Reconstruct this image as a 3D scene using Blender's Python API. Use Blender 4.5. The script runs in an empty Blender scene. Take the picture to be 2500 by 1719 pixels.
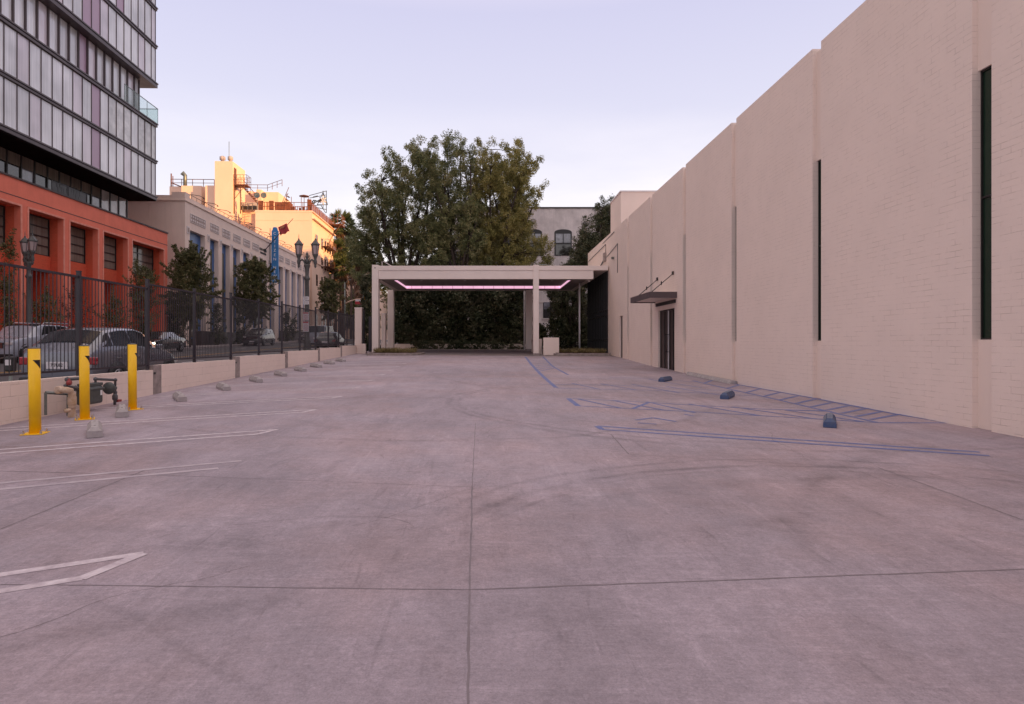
import bpy, math, random
import numpy as np
from mathutils import Vector, Matrix
C = bpy.context.scene
COL = C.collection
R = math.radians
random.seed(7)
rng = np.random.default_rng(11)

# ------------------------------------------------------------------ camera
ZC = 1.60            # camera height; heights below are given from the camera's eye level
FPX = 1553.0
cam_d = bpy.data.cameras.new('camera')
cam = bpy.data.objects.new('camera', cam_d); COL.objects.link(cam)
cam.location = (0, 0, ZC); cam.rotation_euler = (R(90), 0, 0)
cam_d.sensor_width = 36; cam_d.lens = 36 * FPX / 2500
cam_d.shift_x = 0.022; cam_d.shift_y = -0.0086
cam_d.clip_end = 3000; cam_d.clip_start = 0.05
C.camera = cam

# ------------------------------------------------------------------ light
SUN_EL = 10.0
SUN_V = Vector((0.87, -0.49, 0)).normalized()
world = bpy.data.worlds.new('World'); C.world = world; world.use_nodes = True
wt = world.node_tree; wn = wt.nodes; wl = wt.links
bg = wn['Background']; bg.inputs['Strength'].default_value = 0.10
sky = wn.new('ShaderNodeTexSky'); sky.sky_type = 'NISHITA'; sky.sun_disc = False
sky.sun_elevation = R(SUN_EL); sky.sun_rotation = math.atan2(SUN_V.x, SUN_V.y)
sky.dust_density = 2.0; sky.altitude = 100
tc = wn.new('ShaderNodeTexCoord'); sep = wn.new('ShaderNodeSeparateXYZ')
wl.new(tc.outputs['Generated'], sep.inputs[0])
# thin evening cloud veil, lavender midway, pale near the horizon
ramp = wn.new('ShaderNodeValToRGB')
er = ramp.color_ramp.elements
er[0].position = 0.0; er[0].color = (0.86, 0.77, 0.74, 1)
er[1].position = 1.0; er[1].color = (1.10, 0.95, 0.86, 1)  # unseen overhead sky made bright and warm to light the scene
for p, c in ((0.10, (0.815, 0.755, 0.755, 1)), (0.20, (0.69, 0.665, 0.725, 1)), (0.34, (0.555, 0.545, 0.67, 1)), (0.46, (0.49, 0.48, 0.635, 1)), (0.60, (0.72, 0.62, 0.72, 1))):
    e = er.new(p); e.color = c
wl.new(sep.outputs['Z'], ramp.inputs[0])
mp = wn.new('ShaderNodeMapping'); mp.inputs['Scale'].default_value = (1.2, 1.2, 5.0)
wl.new(tc.outputs['Generated'], mp.inputs[0])
nz = wn.new('ShaderNodeTexNoise'); nz.inputs['Scale'].default_value = 1.7; nz.inputs['Detail'].default_value = 6
nz.inputs['Roughness'].default_value = 0.55
wl.new(mp.outputs[0], nz.inputs['Vector'])
cr = wn.new('ShaderNodeMapRange'); cr.inputs['From Min'].default_value = 0.42; cr.inputs['From Max'].default_value = 0.66
wl.new(nz.outputs['Fac'], cr.inputs['Value'])
lowm = wn.new('ShaderNodeMapRange'); lowm.inputs['From Min'].default_value = 0.36; lowm.inputs['From Max'].default_value = 0.08
lowm.inputs['To Max'].default_value = 0.75
wl.new(sep.outputs['Z'], lowm.inputs['Value'])
mm = wn.new('ShaderNodeMath'); mm.operation = 'MULTIPLY'
wl.new(cr.outputs[0], mm.inputs[0]); wl.new(lowm.outputs[0], mm.inputs[1])
cm = wn.new('ShaderNodeMix'); cm.data_type = 'RGBA'
cm.inputs['B'].default_value = (0.98, 0.90, 0.88, 1)
wl.new(mm.outputs[0], cm.inputs['Factor']); wl.new(ramp.outputs[0], cm.inputs['A'])
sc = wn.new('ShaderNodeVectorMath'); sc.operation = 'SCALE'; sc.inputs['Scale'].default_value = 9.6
wl.new(cm.outputs['Result'], sc.inputs[0])
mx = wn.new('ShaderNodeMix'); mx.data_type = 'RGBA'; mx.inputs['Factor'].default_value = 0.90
wl.new(sky.outputs[0], mx.inputs['A']); wl.new(sc.outputs[0], mx.inputs['B'])
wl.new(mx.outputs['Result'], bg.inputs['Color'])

sun_d = bpy.data.lights.new('sun', 'SUN'); sun_d.energy = 5.0; sun_d.angle = R(0.5)
sun_d.color = (1.0, 0.54, 0.20)
sun = bpy.data.objects.new('sun', sun_d); COL.objects.link(sun)
sd = Vector((SUN_V.x * math.cos(R(SUN_EL)), SUN_V.y * math.cos(R(SUN_EL)), math.sin(R(SUN_EL))))
sun.rotation_euler = sd.to_track_quat('Z', 'Y').to_euler(); sun.location = (60, -60, 60)
C.view_settings.view_transform = 'Standard'; C.view_settings.look = 'None'
C.view_settings.exposure = 0.64; C.view_settings.gamma = 1.0
C.render.engine = 'CYCLES'
C.render.resolution_x = 1024; C.render.resolution_y = 704

# ------------------------------------------------------------------ frames and ground
AS = math.atan(50 / FPX)         # the street runs a little to the left of the building's wall
def S2W(l, s, h):                # street frame -> world
    return Vector((l * math.cos(AS) - s * math.sin(AS), l * math.sin(AS) + s * math.cos(AS), h + ZC))
def gS(s):
    s = min(s, 115.0)
    return -1.45 + 0.018 * s
def gL(x, y):
    t = min(1, max(0, (x + 7) / 15.2)); t = t * t * (3 - 2 * t)
    b = 0.0
    pts = ((-15, 0.02), (0, 0.03), (9.8, 0.07), (16, 0.12), (21.5, 0.19), (27, 0.2), (32.4, 0.2), (38, 0.11), (44, 0.06), (60, 0.0))
    for (a0, v0), (a1, v1) in zip(pts, pts[1:]):
        if a0 <= y <= a1: b = v0 + (v1 - v0) * (y - a0) / (a1 - a0)
    return -1.57 + 0.0191 * y - b * t
def q(px, py, l, vp=1145.0):     # a measured point on the upright plane at lateral distance l
    Y = FPX * l / (px - vp)
    return (l, Y, -(py - 838) * Y / FPX)
def onlot(px, py):               # a measured point lying on the lot
    Y = 1.4 * FPX / (py - 838)
    for _ in range(30):
        x = (px - 1195) * Y / FPX
        Y = 0.5 * Y + 0.5 * (-gL(x, Y) * FPX / (py - 838))
    return ((px - 1195) * Y / FPX, Y)

# ------------------------------------------------------------------ mesh builder
class MB:
    def __init__(s): s.v = []; s.f = []; s.m = []; s.sm = []
    def add(s, vs, fs, m=0, smooth=False):
        b = len(s.v); s.v += [tuple(p) for p in vs]
        for f in fs: s.f.append([b + i for i in f]); s.m.append(m); s.sm.append(smooth)
        return s
    def box(s, x0, x1, y0, y1, z0, z1, m=0):
        if x0 > x1: x0, x1 = x1, x0
        if y0 > y1: y0, y1 = y1, y0
        if z0 > z1: z0, z1 = z1, z0
        vs = [(x0, y0, z0), (x1, y0, z0), (x1, y1, z0), (x0, y1, z0), (x0, y0, z1), (x1, y0, z1), (x1, y1, z1), (x0, y1, z1)]
        return s.add(vs, [(3, 2, 1, 0), (4, 5, 6, 7), (0, 1, 5, 4), (1, 2, 6, 5), (2, 3, 7, 6), (3, 0, 4, 7)], m)
    def quad(s, a, b, c, d, m=0): return s.add([a, b, c, d], [(0, 1, 2, 3)], m)
    def prism(s, poly, axis, a, b, m=0):          # poly in the two other axes, in order
        n = len(poly)
        def P(u, v, w):
            return (w, u, v) if axis == 'x' else ((u, w, v) if axis == 'y' else (u, v, w))
        vs = [P(u, v, a) for u, v in poly] + [P(u, v, b) for u, v in poly]
        fs = [tuple(range(n))[::-1], tuple(range(n, 2 * n))] + [(i, (i + 1) % n, n + (i + 1) % n, n + i) for i in range(n)]
        return s.add(vs, fs, m)
    def tube(s, pts, r, n=8, m=0, smooth=True, caps=True):
        pts = [Vector(p) for p in pts]; rs = r if isinstance(r, (list, tuple)) else [r] * len(pts)
        rings = []
        up = Vector((0, 0, 1))
        for i, p in enumerate(pts):
            d = (pts[min(i + 1, len(pts) - 1)] - pts[max(i - 1, 0)])
            if d.length < 1e-9: d = Vector((0, 0, 1))
            d.normalize()
            a = d.cross(up if abs(d.z) < 0.95 else Vector((1, 0, 0))).normalized(); b = d.cross(a)
            rings.append([p + (a * math.cos(t * 2 * math.pi / n) + b * math.sin(t * 2 * math.pi / n)) * rs[i] for t in range(n)])
        b0 = len(s.v)
        for rg in rings: s.v += [tuple(p) for p in rg]
        for i in range(len(pts) - 1):
            for t in range(n):
                s.f.append([b0 + i * n + t, b0 + i * n + (t + 1) % n, b0 + (i + 1) * n + (t + 1) % n, b0 + (i + 1) * n + t]); s.m.append(m); s.sm.append(smooth)
        if caps:
            s.f.append([b0 + t for t in range(n)][::-1]); s.m.append(m); s.sm.append(False)
            s.f.append([b0 + (len(pts) - 1) * n + t for t in range(n)]); s.m.append(m); s.sm.append(False)
        return s
    def lathe(s, prof, c=(0, 0, 0), n=16, m=0, axis='z', smooth=True):
        b0 = len(s.v)
        for r, h in prof:
            for t in range(n):
                a = 2 * math.pi * t / n; u, v = r * math.cos(a), r * math.sin(a)
                p = (u, v, h) if axis == 'z' else ((h, u, v) if axis == 'x' else (u, h, v))
                s.v.append((c[0] + p[0], c[1] + p[1], c[2] + p[2]))
        k = len(prof)
        for i in range(k - 1):
            for t in range(n):
                s.f.append([b0 + i * n + t, b0 + i * n + (t + 1) % n, b0 + (i + 1) * n + (t + 1) % n, b0 + (i + 1) * n + t]); s.m.append(m); s.sm.append(smooth)
        s.f.append([b0 + t for t in range(n)][::-1]); s.m.append(m); s.sm.append(False)
        s.f.append([b0 + (k - 1) * n + t for t in range(n)]); s.m.append(m); s.sm.append(False)
        return s
    def merge(s, o, off=(0, 0, 0)):
        b = len(s.v); s.v += [(p[0] + off[0], p[1] + off[1], p[2] + off[2]) for p in o.v]
        s.f += [[b + i for i in f] for f in o.f]; s.m += o.m; s.sm += o.sm
        return s

def raw_obj(name, mb, mats, parent=None, off=(0, 0, 0)):
    me = bpy.data.meshes.new(name)
    me.from_pydata([(p[0] - off[0], p[1] - off[1], p[2] - off[2]) for p in mb.v], [], mb.f)
    if not isinstance(mats, (list, tuple)): mats = [mats]
    for m in mats: me.materials.append(m)
    if len(mats) > 1: me.polygons.foreach_set('material_index', mb.m)
    me.polygons.foreach_set('use_smooth', mb.sm)
    me.update()
    import bmesh
    bm = bmesh.new(); bm.from_mesh(me); bmesh.ops.recalc_face_normals(bm, faces=bm.faces); bm.to_mesh(me); bm.free()
    o = bpy.data.objects.new(name, me); COL.objects.link(o)
    if parent: o.parent = parent
    return o
def tag(o, label=None, cat=None, group=None, kind=None):
    if label: o['label'] = label
    if cat: o['category'] = cat
    if group: o['group'] = group
    if kind: o['kind'] = kind
    return o
# a frame: ('L', None) the lot, ('S', lref) the street
def place(o, org, fr, extra=0.0):
    if fr[0] == 'L':
        o.location = (org[0], org[1], org[2] + ZC); o.rotation_euler = (0, 0, extra)
    else:
        o.location = S2W(org[0], org[1] + 0.0322 * fr[1], org[2]); o.rotation_euler = (0, 0, AS + extra)
LOT = ('L', 0)
def STR(l): return ('S', abs(l))
def thing(name, label, cat, org=(0, 0, 0), fr=LOT, group=None, extra=0.0):
    o = bpy.data.objects.new(name, None); COL.objects.link(o); o.empty_display_size = 0.3
    place(o, org, fr, extra); o['_o'] = list(map(float, org))
    return tag(o, label, cat, group)
def part(name, mb, mats, t, label=None, bevel=0):
    if t.parent is None and '_o' in t: off = tuple(t['_o'])
    elif t.parent is not None and '_o' in t.parent: off = tuple(t.parent['_o'])
    else: off = (0, 0, 0)
    o = raw_obj(name, mb, mats, t, off)
    if label: o['label'] = label
    if bevel: bev(o, bevel)
    return o
def bev(o, w=0.01, seg=2):
    m = o.modifiers.new('bevel', 'BEVEL'); m.width = w; m.segments = seg; m.limit_method = 'ANGLE'; m.angle_limit = R(35)
def single(name, mb, mats, label, cat, org, fr=LOT, group=None, kind=None, bevel=0, extra=0.0):
    o = raw_obj(name, mb, mats, None, org); place(o, org, fr, extra)
    if bevel: bev(o, bevel)
    return tag(o, label, cat, group, kind)
def struct(name, mb, mats, fr=LOT):
    o = raw_obj(name, mb, mats, None, (0, 0, 0)); place(o, (0, 0, 0), fr); o['kind'] = 'structure'; return o
def dup(root, loc=None, rotz=None, label=None, group=None):
    r = root.copy(); COL.objects.link(r)
    if loc is not None: r.location = loc
    if rotz is not None: r.rotation_euler = (0, 0, rotz)
    if label: r['label'] = label
    if group: r['group'] = group
    for ch in list(root.children):
        c = ch.copy(); COL.objects.link(c); c.parent = r
        for g in list(ch.children):
            d = g.copy(); COL.objects.link(d); d.parent = c
    return r
def text_obj(name, s, size, mat, parent, M, ext=0.01, sx=1.0):
    cu = bpy.data.curves.new(name, 'FONT'); cu.body = s; cu.size = size; cu.extrude = ext; cu.align_x = 'CENTER'; cu.align_y = 'CENTER'
    cu.resolution_u = 3
    to = bpy.data.objects.new(name, cu); COL.objects.link(to)
    dg = bpy.context.evaluated_depsgraph_get(); dg.update()
    me = bpy.data.meshes.new_from_object(to.evaluated_get(dg)); bpy.data.objects.remove(to)
    me.transform(Matrix.Diagonal((sx, 1, 1, 1))); me.transform(M)
    me.materials.clear(); me.materials.append(mat)
    o = bpy.data.objects.new(name, me); COL.objects.link(o); o.parent = parent
    return o

# ------------------------------------------------------------------ materials
def newmat(name):
    m = bpy.data.materials.new(name); m.use_nodes = True
    return m, m.node_tree.nodes, m.node_tree.links, m.node_tree.nodes['Principled BSDF']
def mat(name, col, rough=0.7, metal=0.0, var=0.12, vscale=2.0, bump=0.0, bscale=40.0, spec=0.5, streak=0.0, coat=0.0, col2=None):
    """plain surface with procedural unevenness in colour, roughness and relief"""
    m, n, l, b = newmat(name)
    b.inputs['Metallic'].default_value = metal; b.inputs['Specular IOR Level'].default_value = spec
    b.inputs['Coat Weight'].default_value = coat
    t = n.new('ShaderNodeTexCoord')
    nz = n.new('ShaderNodeTexNoise'); nz.inputs['Scale'].default_value = vscale; nz.inputs['Detail'].default_value = 7; nz.inputs['Roughness'].default_value = 0.62
    l.new(t.outputs['Object'], nz.inputs['Vector'])
    mr = n.new('ShaderNodeMapRange'); mr.inputs['From Min'].default_value = 0.3; mr.inputs['From Max'].default_value = 0.7
    l.new(nz.outputs['Fac'], mr.inputs['Value'])
    mixc = n.new('ShaderNodeMix'); mixc.data_type = 'RGBA'
    c2 = col2 if col2 else tuple(x * (1 - var * 1.6) for x in col)
    mixc.inputs['A'].default_value = (*[min(1, x * (1 + var * 0.5)) for x in col], 1); mixc.inputs['B'].default_value = (*c2, 1)
    l.new(mr.outputs[0], mixc.inputs['Factor'])
    last = mixc.outputs['Result']
    if streak:
        mp = n.new('ShaderNodeMapping'); mp.inputs['Scale'].default_value = (3, 3, 0.25)
        l.new(t.outputs['Object'], mp.inputs[0])
        n2 = n.new('ShaderNodeTexNoise'); n2.inputs['Scale'].default_value = 1.6; n2.inputs['Detail'].default_value = 5
        l.new(mp.outputs[0], n2.inputs['Vector'])
        r2 = n.new('ShaderNodeMapRange'); r2.inputs['From Min'].default_value = 0.45; r2.inputs['From Max'].default_value = 0.75; r2.inputs['To Max'].default_value = streak
        l.new(n2.outputs['Fac'], r2.inputs['Value'])
        m2 = n.new('ShaderNodeMix'); m2.data_type = 'RGBA'; m2.inputs['B'].default_value = (*[x * 0.45 for x in col], 1)
        l.new(r2.outputs[0], m2.inputs['Factor']); l.new(last, m2.inputs['A']); last = m2.outputs['Result']
    l.new(last, b.inputs['Base Color'])
    rr = n.new('ShaderNodeMapRange'); rr.inputs['To Min'].default_value = max(0, rough - 0.08); rr.inputs['To Max'].default_value = min(1, rough + 0.1)
    l.new(nz.outputs['Fac'], rr.inputs['Value']); l.new(rr.outputs[0], b.inputs['Roughness'])
    if bump:
        n3 = n.new('ShaderNodeTexNoise'); n3.inputs['Scale'].default_value = bscale; n3.inputs['Detail'].default_value = 5
        l.new(t.outputs['Object'], n3.inputs['Vector'])
        bp = n.new('ShaderNodeBump'); bp.inputs['Strength'].default_value = bump; bp.inputs['Distance'].default_value = 0.01
        l.new(n3.outputs['Fac'], bp.inputs['Height']); l.new(bp.outputs[0], b.inputs['Normal'])
    return m
def brickmat(name, col, mortar, bw, bh, msize=0.006, rough=0.75, bump=0.5, var=0.08, axis='x', offset=0.5, vscale=0.6, wob=0.004, streak=0.0, gap=0.0):
    """coursed masonry; the courses run along the wall, whichever way the wall faces"""
    m, n, l, b = newmat(name)
    t = n.new('ShaderNodeTexCoord'); s = n.new('ShaderNodeSeparateXYZ'); l.new(t.outputs['Object'], s.inputs[0])
    add = n.new('ShaderNodeMath'); add.operation = 'ADD'
    l.new(s.outputs['X'], add.inputs[0]); l.new(s.outputs['Y'], add.inputs[1])
    wn_ = n.new('ShaderNodeTexNoise'); wn_.inputs['Scale'].default_value = 1.3; wn_.inputs['Detail'].default_value = 4
    l.new(t.outputs['Object'], wn_.inputs['Vector'])
    w1 = n.new('ShaderNodeMath'); w1.operation = 'MULTIPLY_ADD'; w1.inputs[1].default_value = wob * 6
    l.new(wn_.outputs['Fac'], w1.inputs[0]); l.new(s.outputs['Z'], w1.inputs[2])
    cb = n.new('ShaderNodeCombineXYZ'); l.new(add.outputs[0], cb.inputs['X']); l.new(w1.outputs[0], cb.inputs['Y'])
    br = n.new('ShaderNodeTexBrick'); br.inputs['Scale'].default_value = 1.0
    br.inputs['Brick Width'].default_value = bw; br.inputs['Row Height'].default_value = bh
    br.inputs['Mortar Size'].default_value = msize; br.inputs['Mortar Smooth'].default_value = 0.6; br.offset = offset
    br.inputs['Color1'].default_value = (*[min(1, c * (1 + var)) for c in col], 1)
    br.inputs['Color2'].default_value = (*[c * (1 - var) for c in col], 1)
    br.inputs['Mortar'].default_value = (*mortar, 1); br.inputs['Bias'].default_value = 0.0
    l.new(cb.outputs[0], br.inputs['Vector'])
    nz = n.new('ShaderNodeTexNoise'); nz.inputs['Scale'].default_value = vscale; nz.inputs['Detail'].default_value = 8; nz.inputs['Roughness'].default_value = 0.65
    l.new(t.outputs['Object'], nz.inputs['Vector'])
    mr = n.new('ShaderNodeMapRange'); mr.inputs['From Min'].default_value = 0.3; mr.inputs['From Max'].default_value = 0.72
    mr.inputs['To Min'].default_value = 1.02; mr.inputs['To Max'].default_value = 0.94
    l.new(nz.outputs['Fac'], mr.inputs['Value'])
    # weathered paint: the joints show in some places and are filled with paint in others
    n5 = n.new('ShaderNodeTexNoise'); n5.inputs['Scale'].default_value = 3.6; n5.inputs['Detail'].default_value = 8; n5.inputs['Roughness'].default_value = 0.7
    l.new(t.outputs['Object'], n5.inputs['Vector'])
    r5 = n.new('ShaderNodeMapRange'); r5.inputs['From Min'].default_value = 0.46; r5.inputs['From Max'].default_value = 0.60; r5.inputs['To Min'].default_value = gap
    l.new(n5.outputs['Fac'], r5.inputs['Value'])
    mj = n.new('ShaderNodeMix'); mj.data_type = 'RGBA'; mj.inputs['A'].default_value = (*col, 1)
    l.new(r5.outputs[0], mj.inputs['Factor']); l.new(br.outputs['Color'], mj.inputs['B'])
    mul = n.new('ShaderNodeVectorMath'); mul.operation = 'SCALE'; l.new(mj.outputs['Result'], mul.inputs[0]); l.new(mr.outputs[0], mul.inputs['Scale'])
    l.new(mul.outputs[0], b.inputs['Base Color']); b.inputs['Roughness'].default_value = rough
    b.inputs['Specular IOR Level'].default_value = 0.3
    inv = n.new('ShaderNodeMath'); inv.operation = 'MULTIPLY'; l.new(br.outputs['Fac'], inv.inputs[0]); l.new(r5.outputs[0], inv.inputs[1])
    n4 = n.new('ShaderNodeTexNoise'); n4.inputs['Scale'].default_value = 30; n4.inputs['Detail'].default_value = 4
    l.new(t.outputs['Object'], n4.inputs['Vector'])
    hh = n.new('ShaderNodeMath'); hh.operation = 'MULTIPLY_ADD'; hh.inputs[1].default_value = -1.0
    l.new(inv.outputs[0], hh.inputs[0]); 
    sc4 = n.new('ShaderNodeMath'); sc4.operation = 'MULTIPLY'; sc4.inputs[1].default_value = 0.35
    l.new(n4.outputs['Fac'], sc4.inputs[0]); l.new(sc4.outputs[0], hh.inputs[2])
    bp = n.new('ShaderNodeBump'); bp.inputs['Strength'].default_value = bump; bp.inputs['Distance'].default_value = 0.012
    l.new(hh.outputs[0], bp.inputs['Height']); l.new(bp.outputs[0], b.inputs['Normal'])
    return m
def glassmat(name, col, rough=0.05, spec=0.6, var=0.1, stripes=0.0, metal=0.0, sw=40.0):
    """window pane in front of a darker or curtained room: glossy skin over a coloured inside"""
    m, n, l, b = newmat(name)
    t = n.new('ShaderNodeTexCoord')
    mp = n.new('ShaderNodeMapping'); mp.inputs['Scale'].default_value = (sw / 8, sw / 8, 0.12) if stripes else (1, 1, 1)
    l.new(t.outputs['Object'], mp.inputs[0])
    nz = n.new('ShaderNodeTexNoise'); nz.inputs['Scale'].default_value = 1.6; nz.inputs['Detail'].default_value = 6
    l.new(mp.outputs[0], nz.inputs['Vector'])
    mr = n.new('ShaderNodeMapRange'); mr.inputs['From Min'].default_value = 0.35; mr.inputs['From Max'].default_value = 0.65
    k = stripes if stripes else var
    mr.inputs['To Min'].default_value = 1 - k; mr.inputs['To Max'].default_value = 1 + k
    l.new(nz.outputs['Fac'], mr.inputs['Value'])
    n2 = n.new('ShaderNodeTexNoise'); n2.inputs['Scale'].default_value = 0.35; n2.inputs['Detail'].default_value = 2
    l.new(t.outputs['Object'], n2.inputs['Vector'])
    m2 = n.new('ShaderNodeMapRange'); m2.inputs['From Min'].default_value = 0.35; m2.inputs['From Max'].default_value = 0.65; m2.inputs['To Min'].default_value = 0.8; m2.inputs['To Max'].default_value = 1.15
    l.new(n2.outputs['Fac'], m2.inputs['Value'])
    mm_ = n.new('ShaderNodeMath'); mm_.operation = 'MULTIPLY'; l.new(mr.outputs[0], mm_.inputs[0]); l.new(m2.outputs[0], mm_.inputs[1])
    sc_ = n.new('ShaderNodeVectorMath'); sc_.operation = 'SCALE'; sc_.inputs[0].default_value = col; l.new(mm_.outputs[0], sc_.inputs['Scale'])
    l.new(sc_.outputs[0], b.inputs['Base Color'])
    b.inputs['Roughness'].default_value = rough; b.inputs['Specular IOR Level'].default_value = spec; b.inputs['Metallic'].default_value = metal
    return m
def emit(name, col, st):
    m, n, l, b = newmat(name)
    b.inputs['Base Color'].default_value = (*col, 1); b.inputs['Emission Color'].default_value = (*col, 1)
    t = n.new('ShaderNodeTexCoord'); nz = n.new('ShaderNodeTexNoise'); nz.inputs['Scale'].default_value = 1.2
    l.new(t.outputs['Object'], nz.inputs['Vector'])
    mr = n.new('ShaderNodeMapRange'); mr.inputs['To Min'].default_value = st * 0.85; mr.inputs['To Max'].default_value = st * 1.15
    l.new(nz.outputs['Fac'], mr.inputs['Value']); l.new(mr.outputs[0], b.inputs['Emission Strength'])
    return m
def leafmat(name, c1, c2, c3=None, trans=0.25, cs=0.6):
    m, n, l, b = newmat(name)
    t = n.new('ShaderNodeTexCoord'); g = n.new('ShaderNodeNewGeometry')
    nz = n.new('ShaderNodeTexNoise'); nz.inputs['Scale'].default_value = cs; nz.inputs['Detail'].default_value = 4
    l.new(t.outputs['Object'], nz.inputs['Vector'])
    ad = n.new('ShaderNodeMath'); ad.operation = 'MULTIPLY_ADD'; ad.inputs[1].default_value = 0.45
    l.new(g.outputs['Random Per Island'], ad.inputs[0]); l.new(nz.outputs['Fac'], ad.inputs[2])
    r = n.new('ShaderNodeValToRGB'); e = r.color_ramp.elements
    e[0].position = 0.42; e[0].color = (*c1, 1); e[1].position = 1.0; e[1].color = (*(c3 or c2), 1)
    x = e.new(0.72); x.color = (*c2, 1)
    l.new(ad.outputs[0], r.inputs[0]); l.new(r.outputs[0], b.inputs['Base Color'])
    b.inputs['Roughness'].default_value = 0.55; b.inputs['Specular IOR Level'].default_value = 0.35
    tr = n.new('ShaderNodeBsdfTranslucent'); l.new(r.outputs[0], tr.inputs['Color'])
    ms = n.new('ShaderNodeMixShader'); ms.inputs[0].default_value = trans
    l.new(b.outputs[0], ms.inputs[1]); l.new(tr.outputs[0], ms.inputs[2]); l.new(ms.outputs[0], n['Material Output'].inputs['Surface'])
    return m

M = {}
M['paint_brick'] = brickmat('painted_brick', (0.81, 0.675, 0.605), (0.62, 0.505, 0.445), 0.40, 0.105, 0.006, 0.7, 0.5, 0.012, gap=0.06)
M['plaster'] = mat('painted_plaster', (0.81, 0.675, 0.605), 0.75, var=0.03, vscale=0.7, bump=0.15, bscale=50)
M['canopy'] = mat('canopy_paint', (0.80, 0.69, 0.63), 0.55, var=0.04, vscale=0.5, bump=0.05)
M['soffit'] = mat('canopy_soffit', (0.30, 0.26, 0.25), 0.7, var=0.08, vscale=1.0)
M['block'] = brickmat('painted_block', (0.80, 0.66, 0.58), (0.64, 0.52, 0.45), 0.41, 0.20, 0.008, 0.75, 0.5, 0.03, gap=0.25)
M['bareconc'] = mat('bare_concrete', (0.34, 0.28, 0.26), 0.9, var=0.25, vscale=5, bump=0.5, bscale=35)
M['stop'] = mat('wheel_stop_concrete', (0.40, 0.36, 0.36), 0.9, var=0.18, vscale=7, bump=0.5, bscale=60)
M['stopblue'] = mat('wheel_stop_blue', (0.022, 0.06, 0.17), 0.75, var=0.25, vscale=7, bump=0.5, bscale=50, col2=(0.10, 0.11, 0.15))
M['fence'] = mat('fence_metal', (0.030, 0.022, 0.030), 0.45, var=0.2, vscale=3, spec=0.5)
M['black'] = mat('black_paint', (0.015, 0.013, 0.014), 0.45, var=0.2)
M['yellow'] = mat('bollard_yellow', (0.96, 0.56, 0.003), 0.42, var=0.04, vscale=6, bump=0.03, spec=0.5)
M['bolt'] = mat('bolt_steel', (0.55, 0.50, 0.48), 0.3, metal=0.9, var=0.1)
M['meter'] = mat('meter_grey', (0.075, 0.085, 0.082), 0.5, var=0.2, vscale=9, bump=0.1)
M['pipe'] = mat('pipe_grey', (0.10, 0.10, 0.11), 0.5, var=0.25, vscale=14, bump=0.15)
M['pvc'] = mat('painted_pipe', (0.60, 0.48, 0.40), 0.5, var=0.12, vscale=9, col2=(0.40, 0.26, 0.14))
M['rustred'] = mat('red_valve', (0.35, 0.05, 0.05), 0.5, var=0.2)
M['galv'] = mat('galvanised', (0.20, 0.22, 0.20), 0.45, metal=0.6, var=0.2, vscale=10)
M['bluepaint'] = mat('blue_marking', (0.055, 0.095, 0.28), 0.75, var=0.3, vscale=8, bump=0.2, bscale=60, col2=(0.19, 0.19, 0.30))
M['whitepaint'] = mat('white_marking', (0.56, 0.50, 0.53), 0.8, var=0.2, vscale=11, bump=0.2, bscale=60, col2=(0.37, 0.305, 0.34))
M['slotglass'] = glassmat('slot_window_glass', (0.012, 0.030, 0.018), 0.08, 0.35, stripes=0.0)
M['frame'] = mat('dark_frame', (0.022, 0.019, 0.020), 0.4, var=0.15)
M['darkdoor'] = mat('dark_door', (0.050, 0.028, 0.024), 0.45, var=0.1)
M['whitepole'] = mat('white_pole_paint', (0.75, 0.70, 0.70), 0.5, var=0.08)
M['pink'] = emit('pink_light', (1.0, 0.56, 0.77), 0.54)
M['redstucco'] = mat('red_stucco', (0.80, 0.20, 0.125), 0.85, var=0.08, vscale=0.8, bump=0.2, bscale=30, streak=0.08)
M['redbrick'] = brickmat('red_brick', (0.68, 0.12, 0.06), (0.48, 0.09, 0.05), 0.3, 0.09, 0.010, 0.85, 0.4, 0.10)
M['redtrim'] = mat('red_trim', (0.76, 0.32, 0.24), 0.8, var=0.10, vscale=3, col2=(0.68, 0.22, 0.15))
M['coping'] = mat('dark_coping', (0.055, 0.040, 0.038), 0.6, var=0.1)
M['curtainglass'] = glassmat('curtained_glass', (0.74, 0.74, 0.76), 0.06, 0.9, stripes=0.12, sw=60)
M['curtainglass2'] = glassmat('curtained_glass_pink', (0.72, 0.66, 0.71), 0.06, 0.9, stripes=0.07, sw=60)
M['clearglass'] = glassmat('clear_office_glass', (0.56, 0.55, 0.54), 0.04, 1.0, var=0.18)
M['purple'] = mat('purple_panel', (0.46, 0.32, 0.42), 0.3, var=0.0, vscale=0.2)
M['bronze'] = mat('bronze_band', (0.090, 0.064, 0.068), 0.42, var=0.10, vscale=1, spec=0.5)
M['bronzedark'] = mat('dark_underside', (0.012, 0.009, 0.009), 0.9, var=0.2, spec=0.05)
M['darkglass'] = glassmat('dark_glass', (0.035, 0.033, 0.03), 0.04, 0.9, var=0.5)
M['wallglass'] = glassmat('green_black_glass', (0.012, 0.016, 0.012), 0.06, 0.35, stripes=0.8, sw=30)
M['blinds'] = glassmat('blinds_behind_glass', (0.20, 0.17, 0.14), 0.12, 0.35, stripes=0.22, sw=90)
M['citizen'] = mat('pale_stucco', (0.80, 0.63, 0.54), 0.85, var=0.05, vscale=0.5, bump=0.15, streak=0.10)
M['citizenshade'] = mat('shaded_stucco', (0.36, 0.265, 0.215), 0.85, var=0.06, vscale=0.5, bump=0.15, streak=0.12)  # the pale stucco as it looks in shade; an unused darker copy
M['trimwhite'] = mat('white_trim', (0.68, 0.60, 0.58), 0.7, var=0.08)
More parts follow.
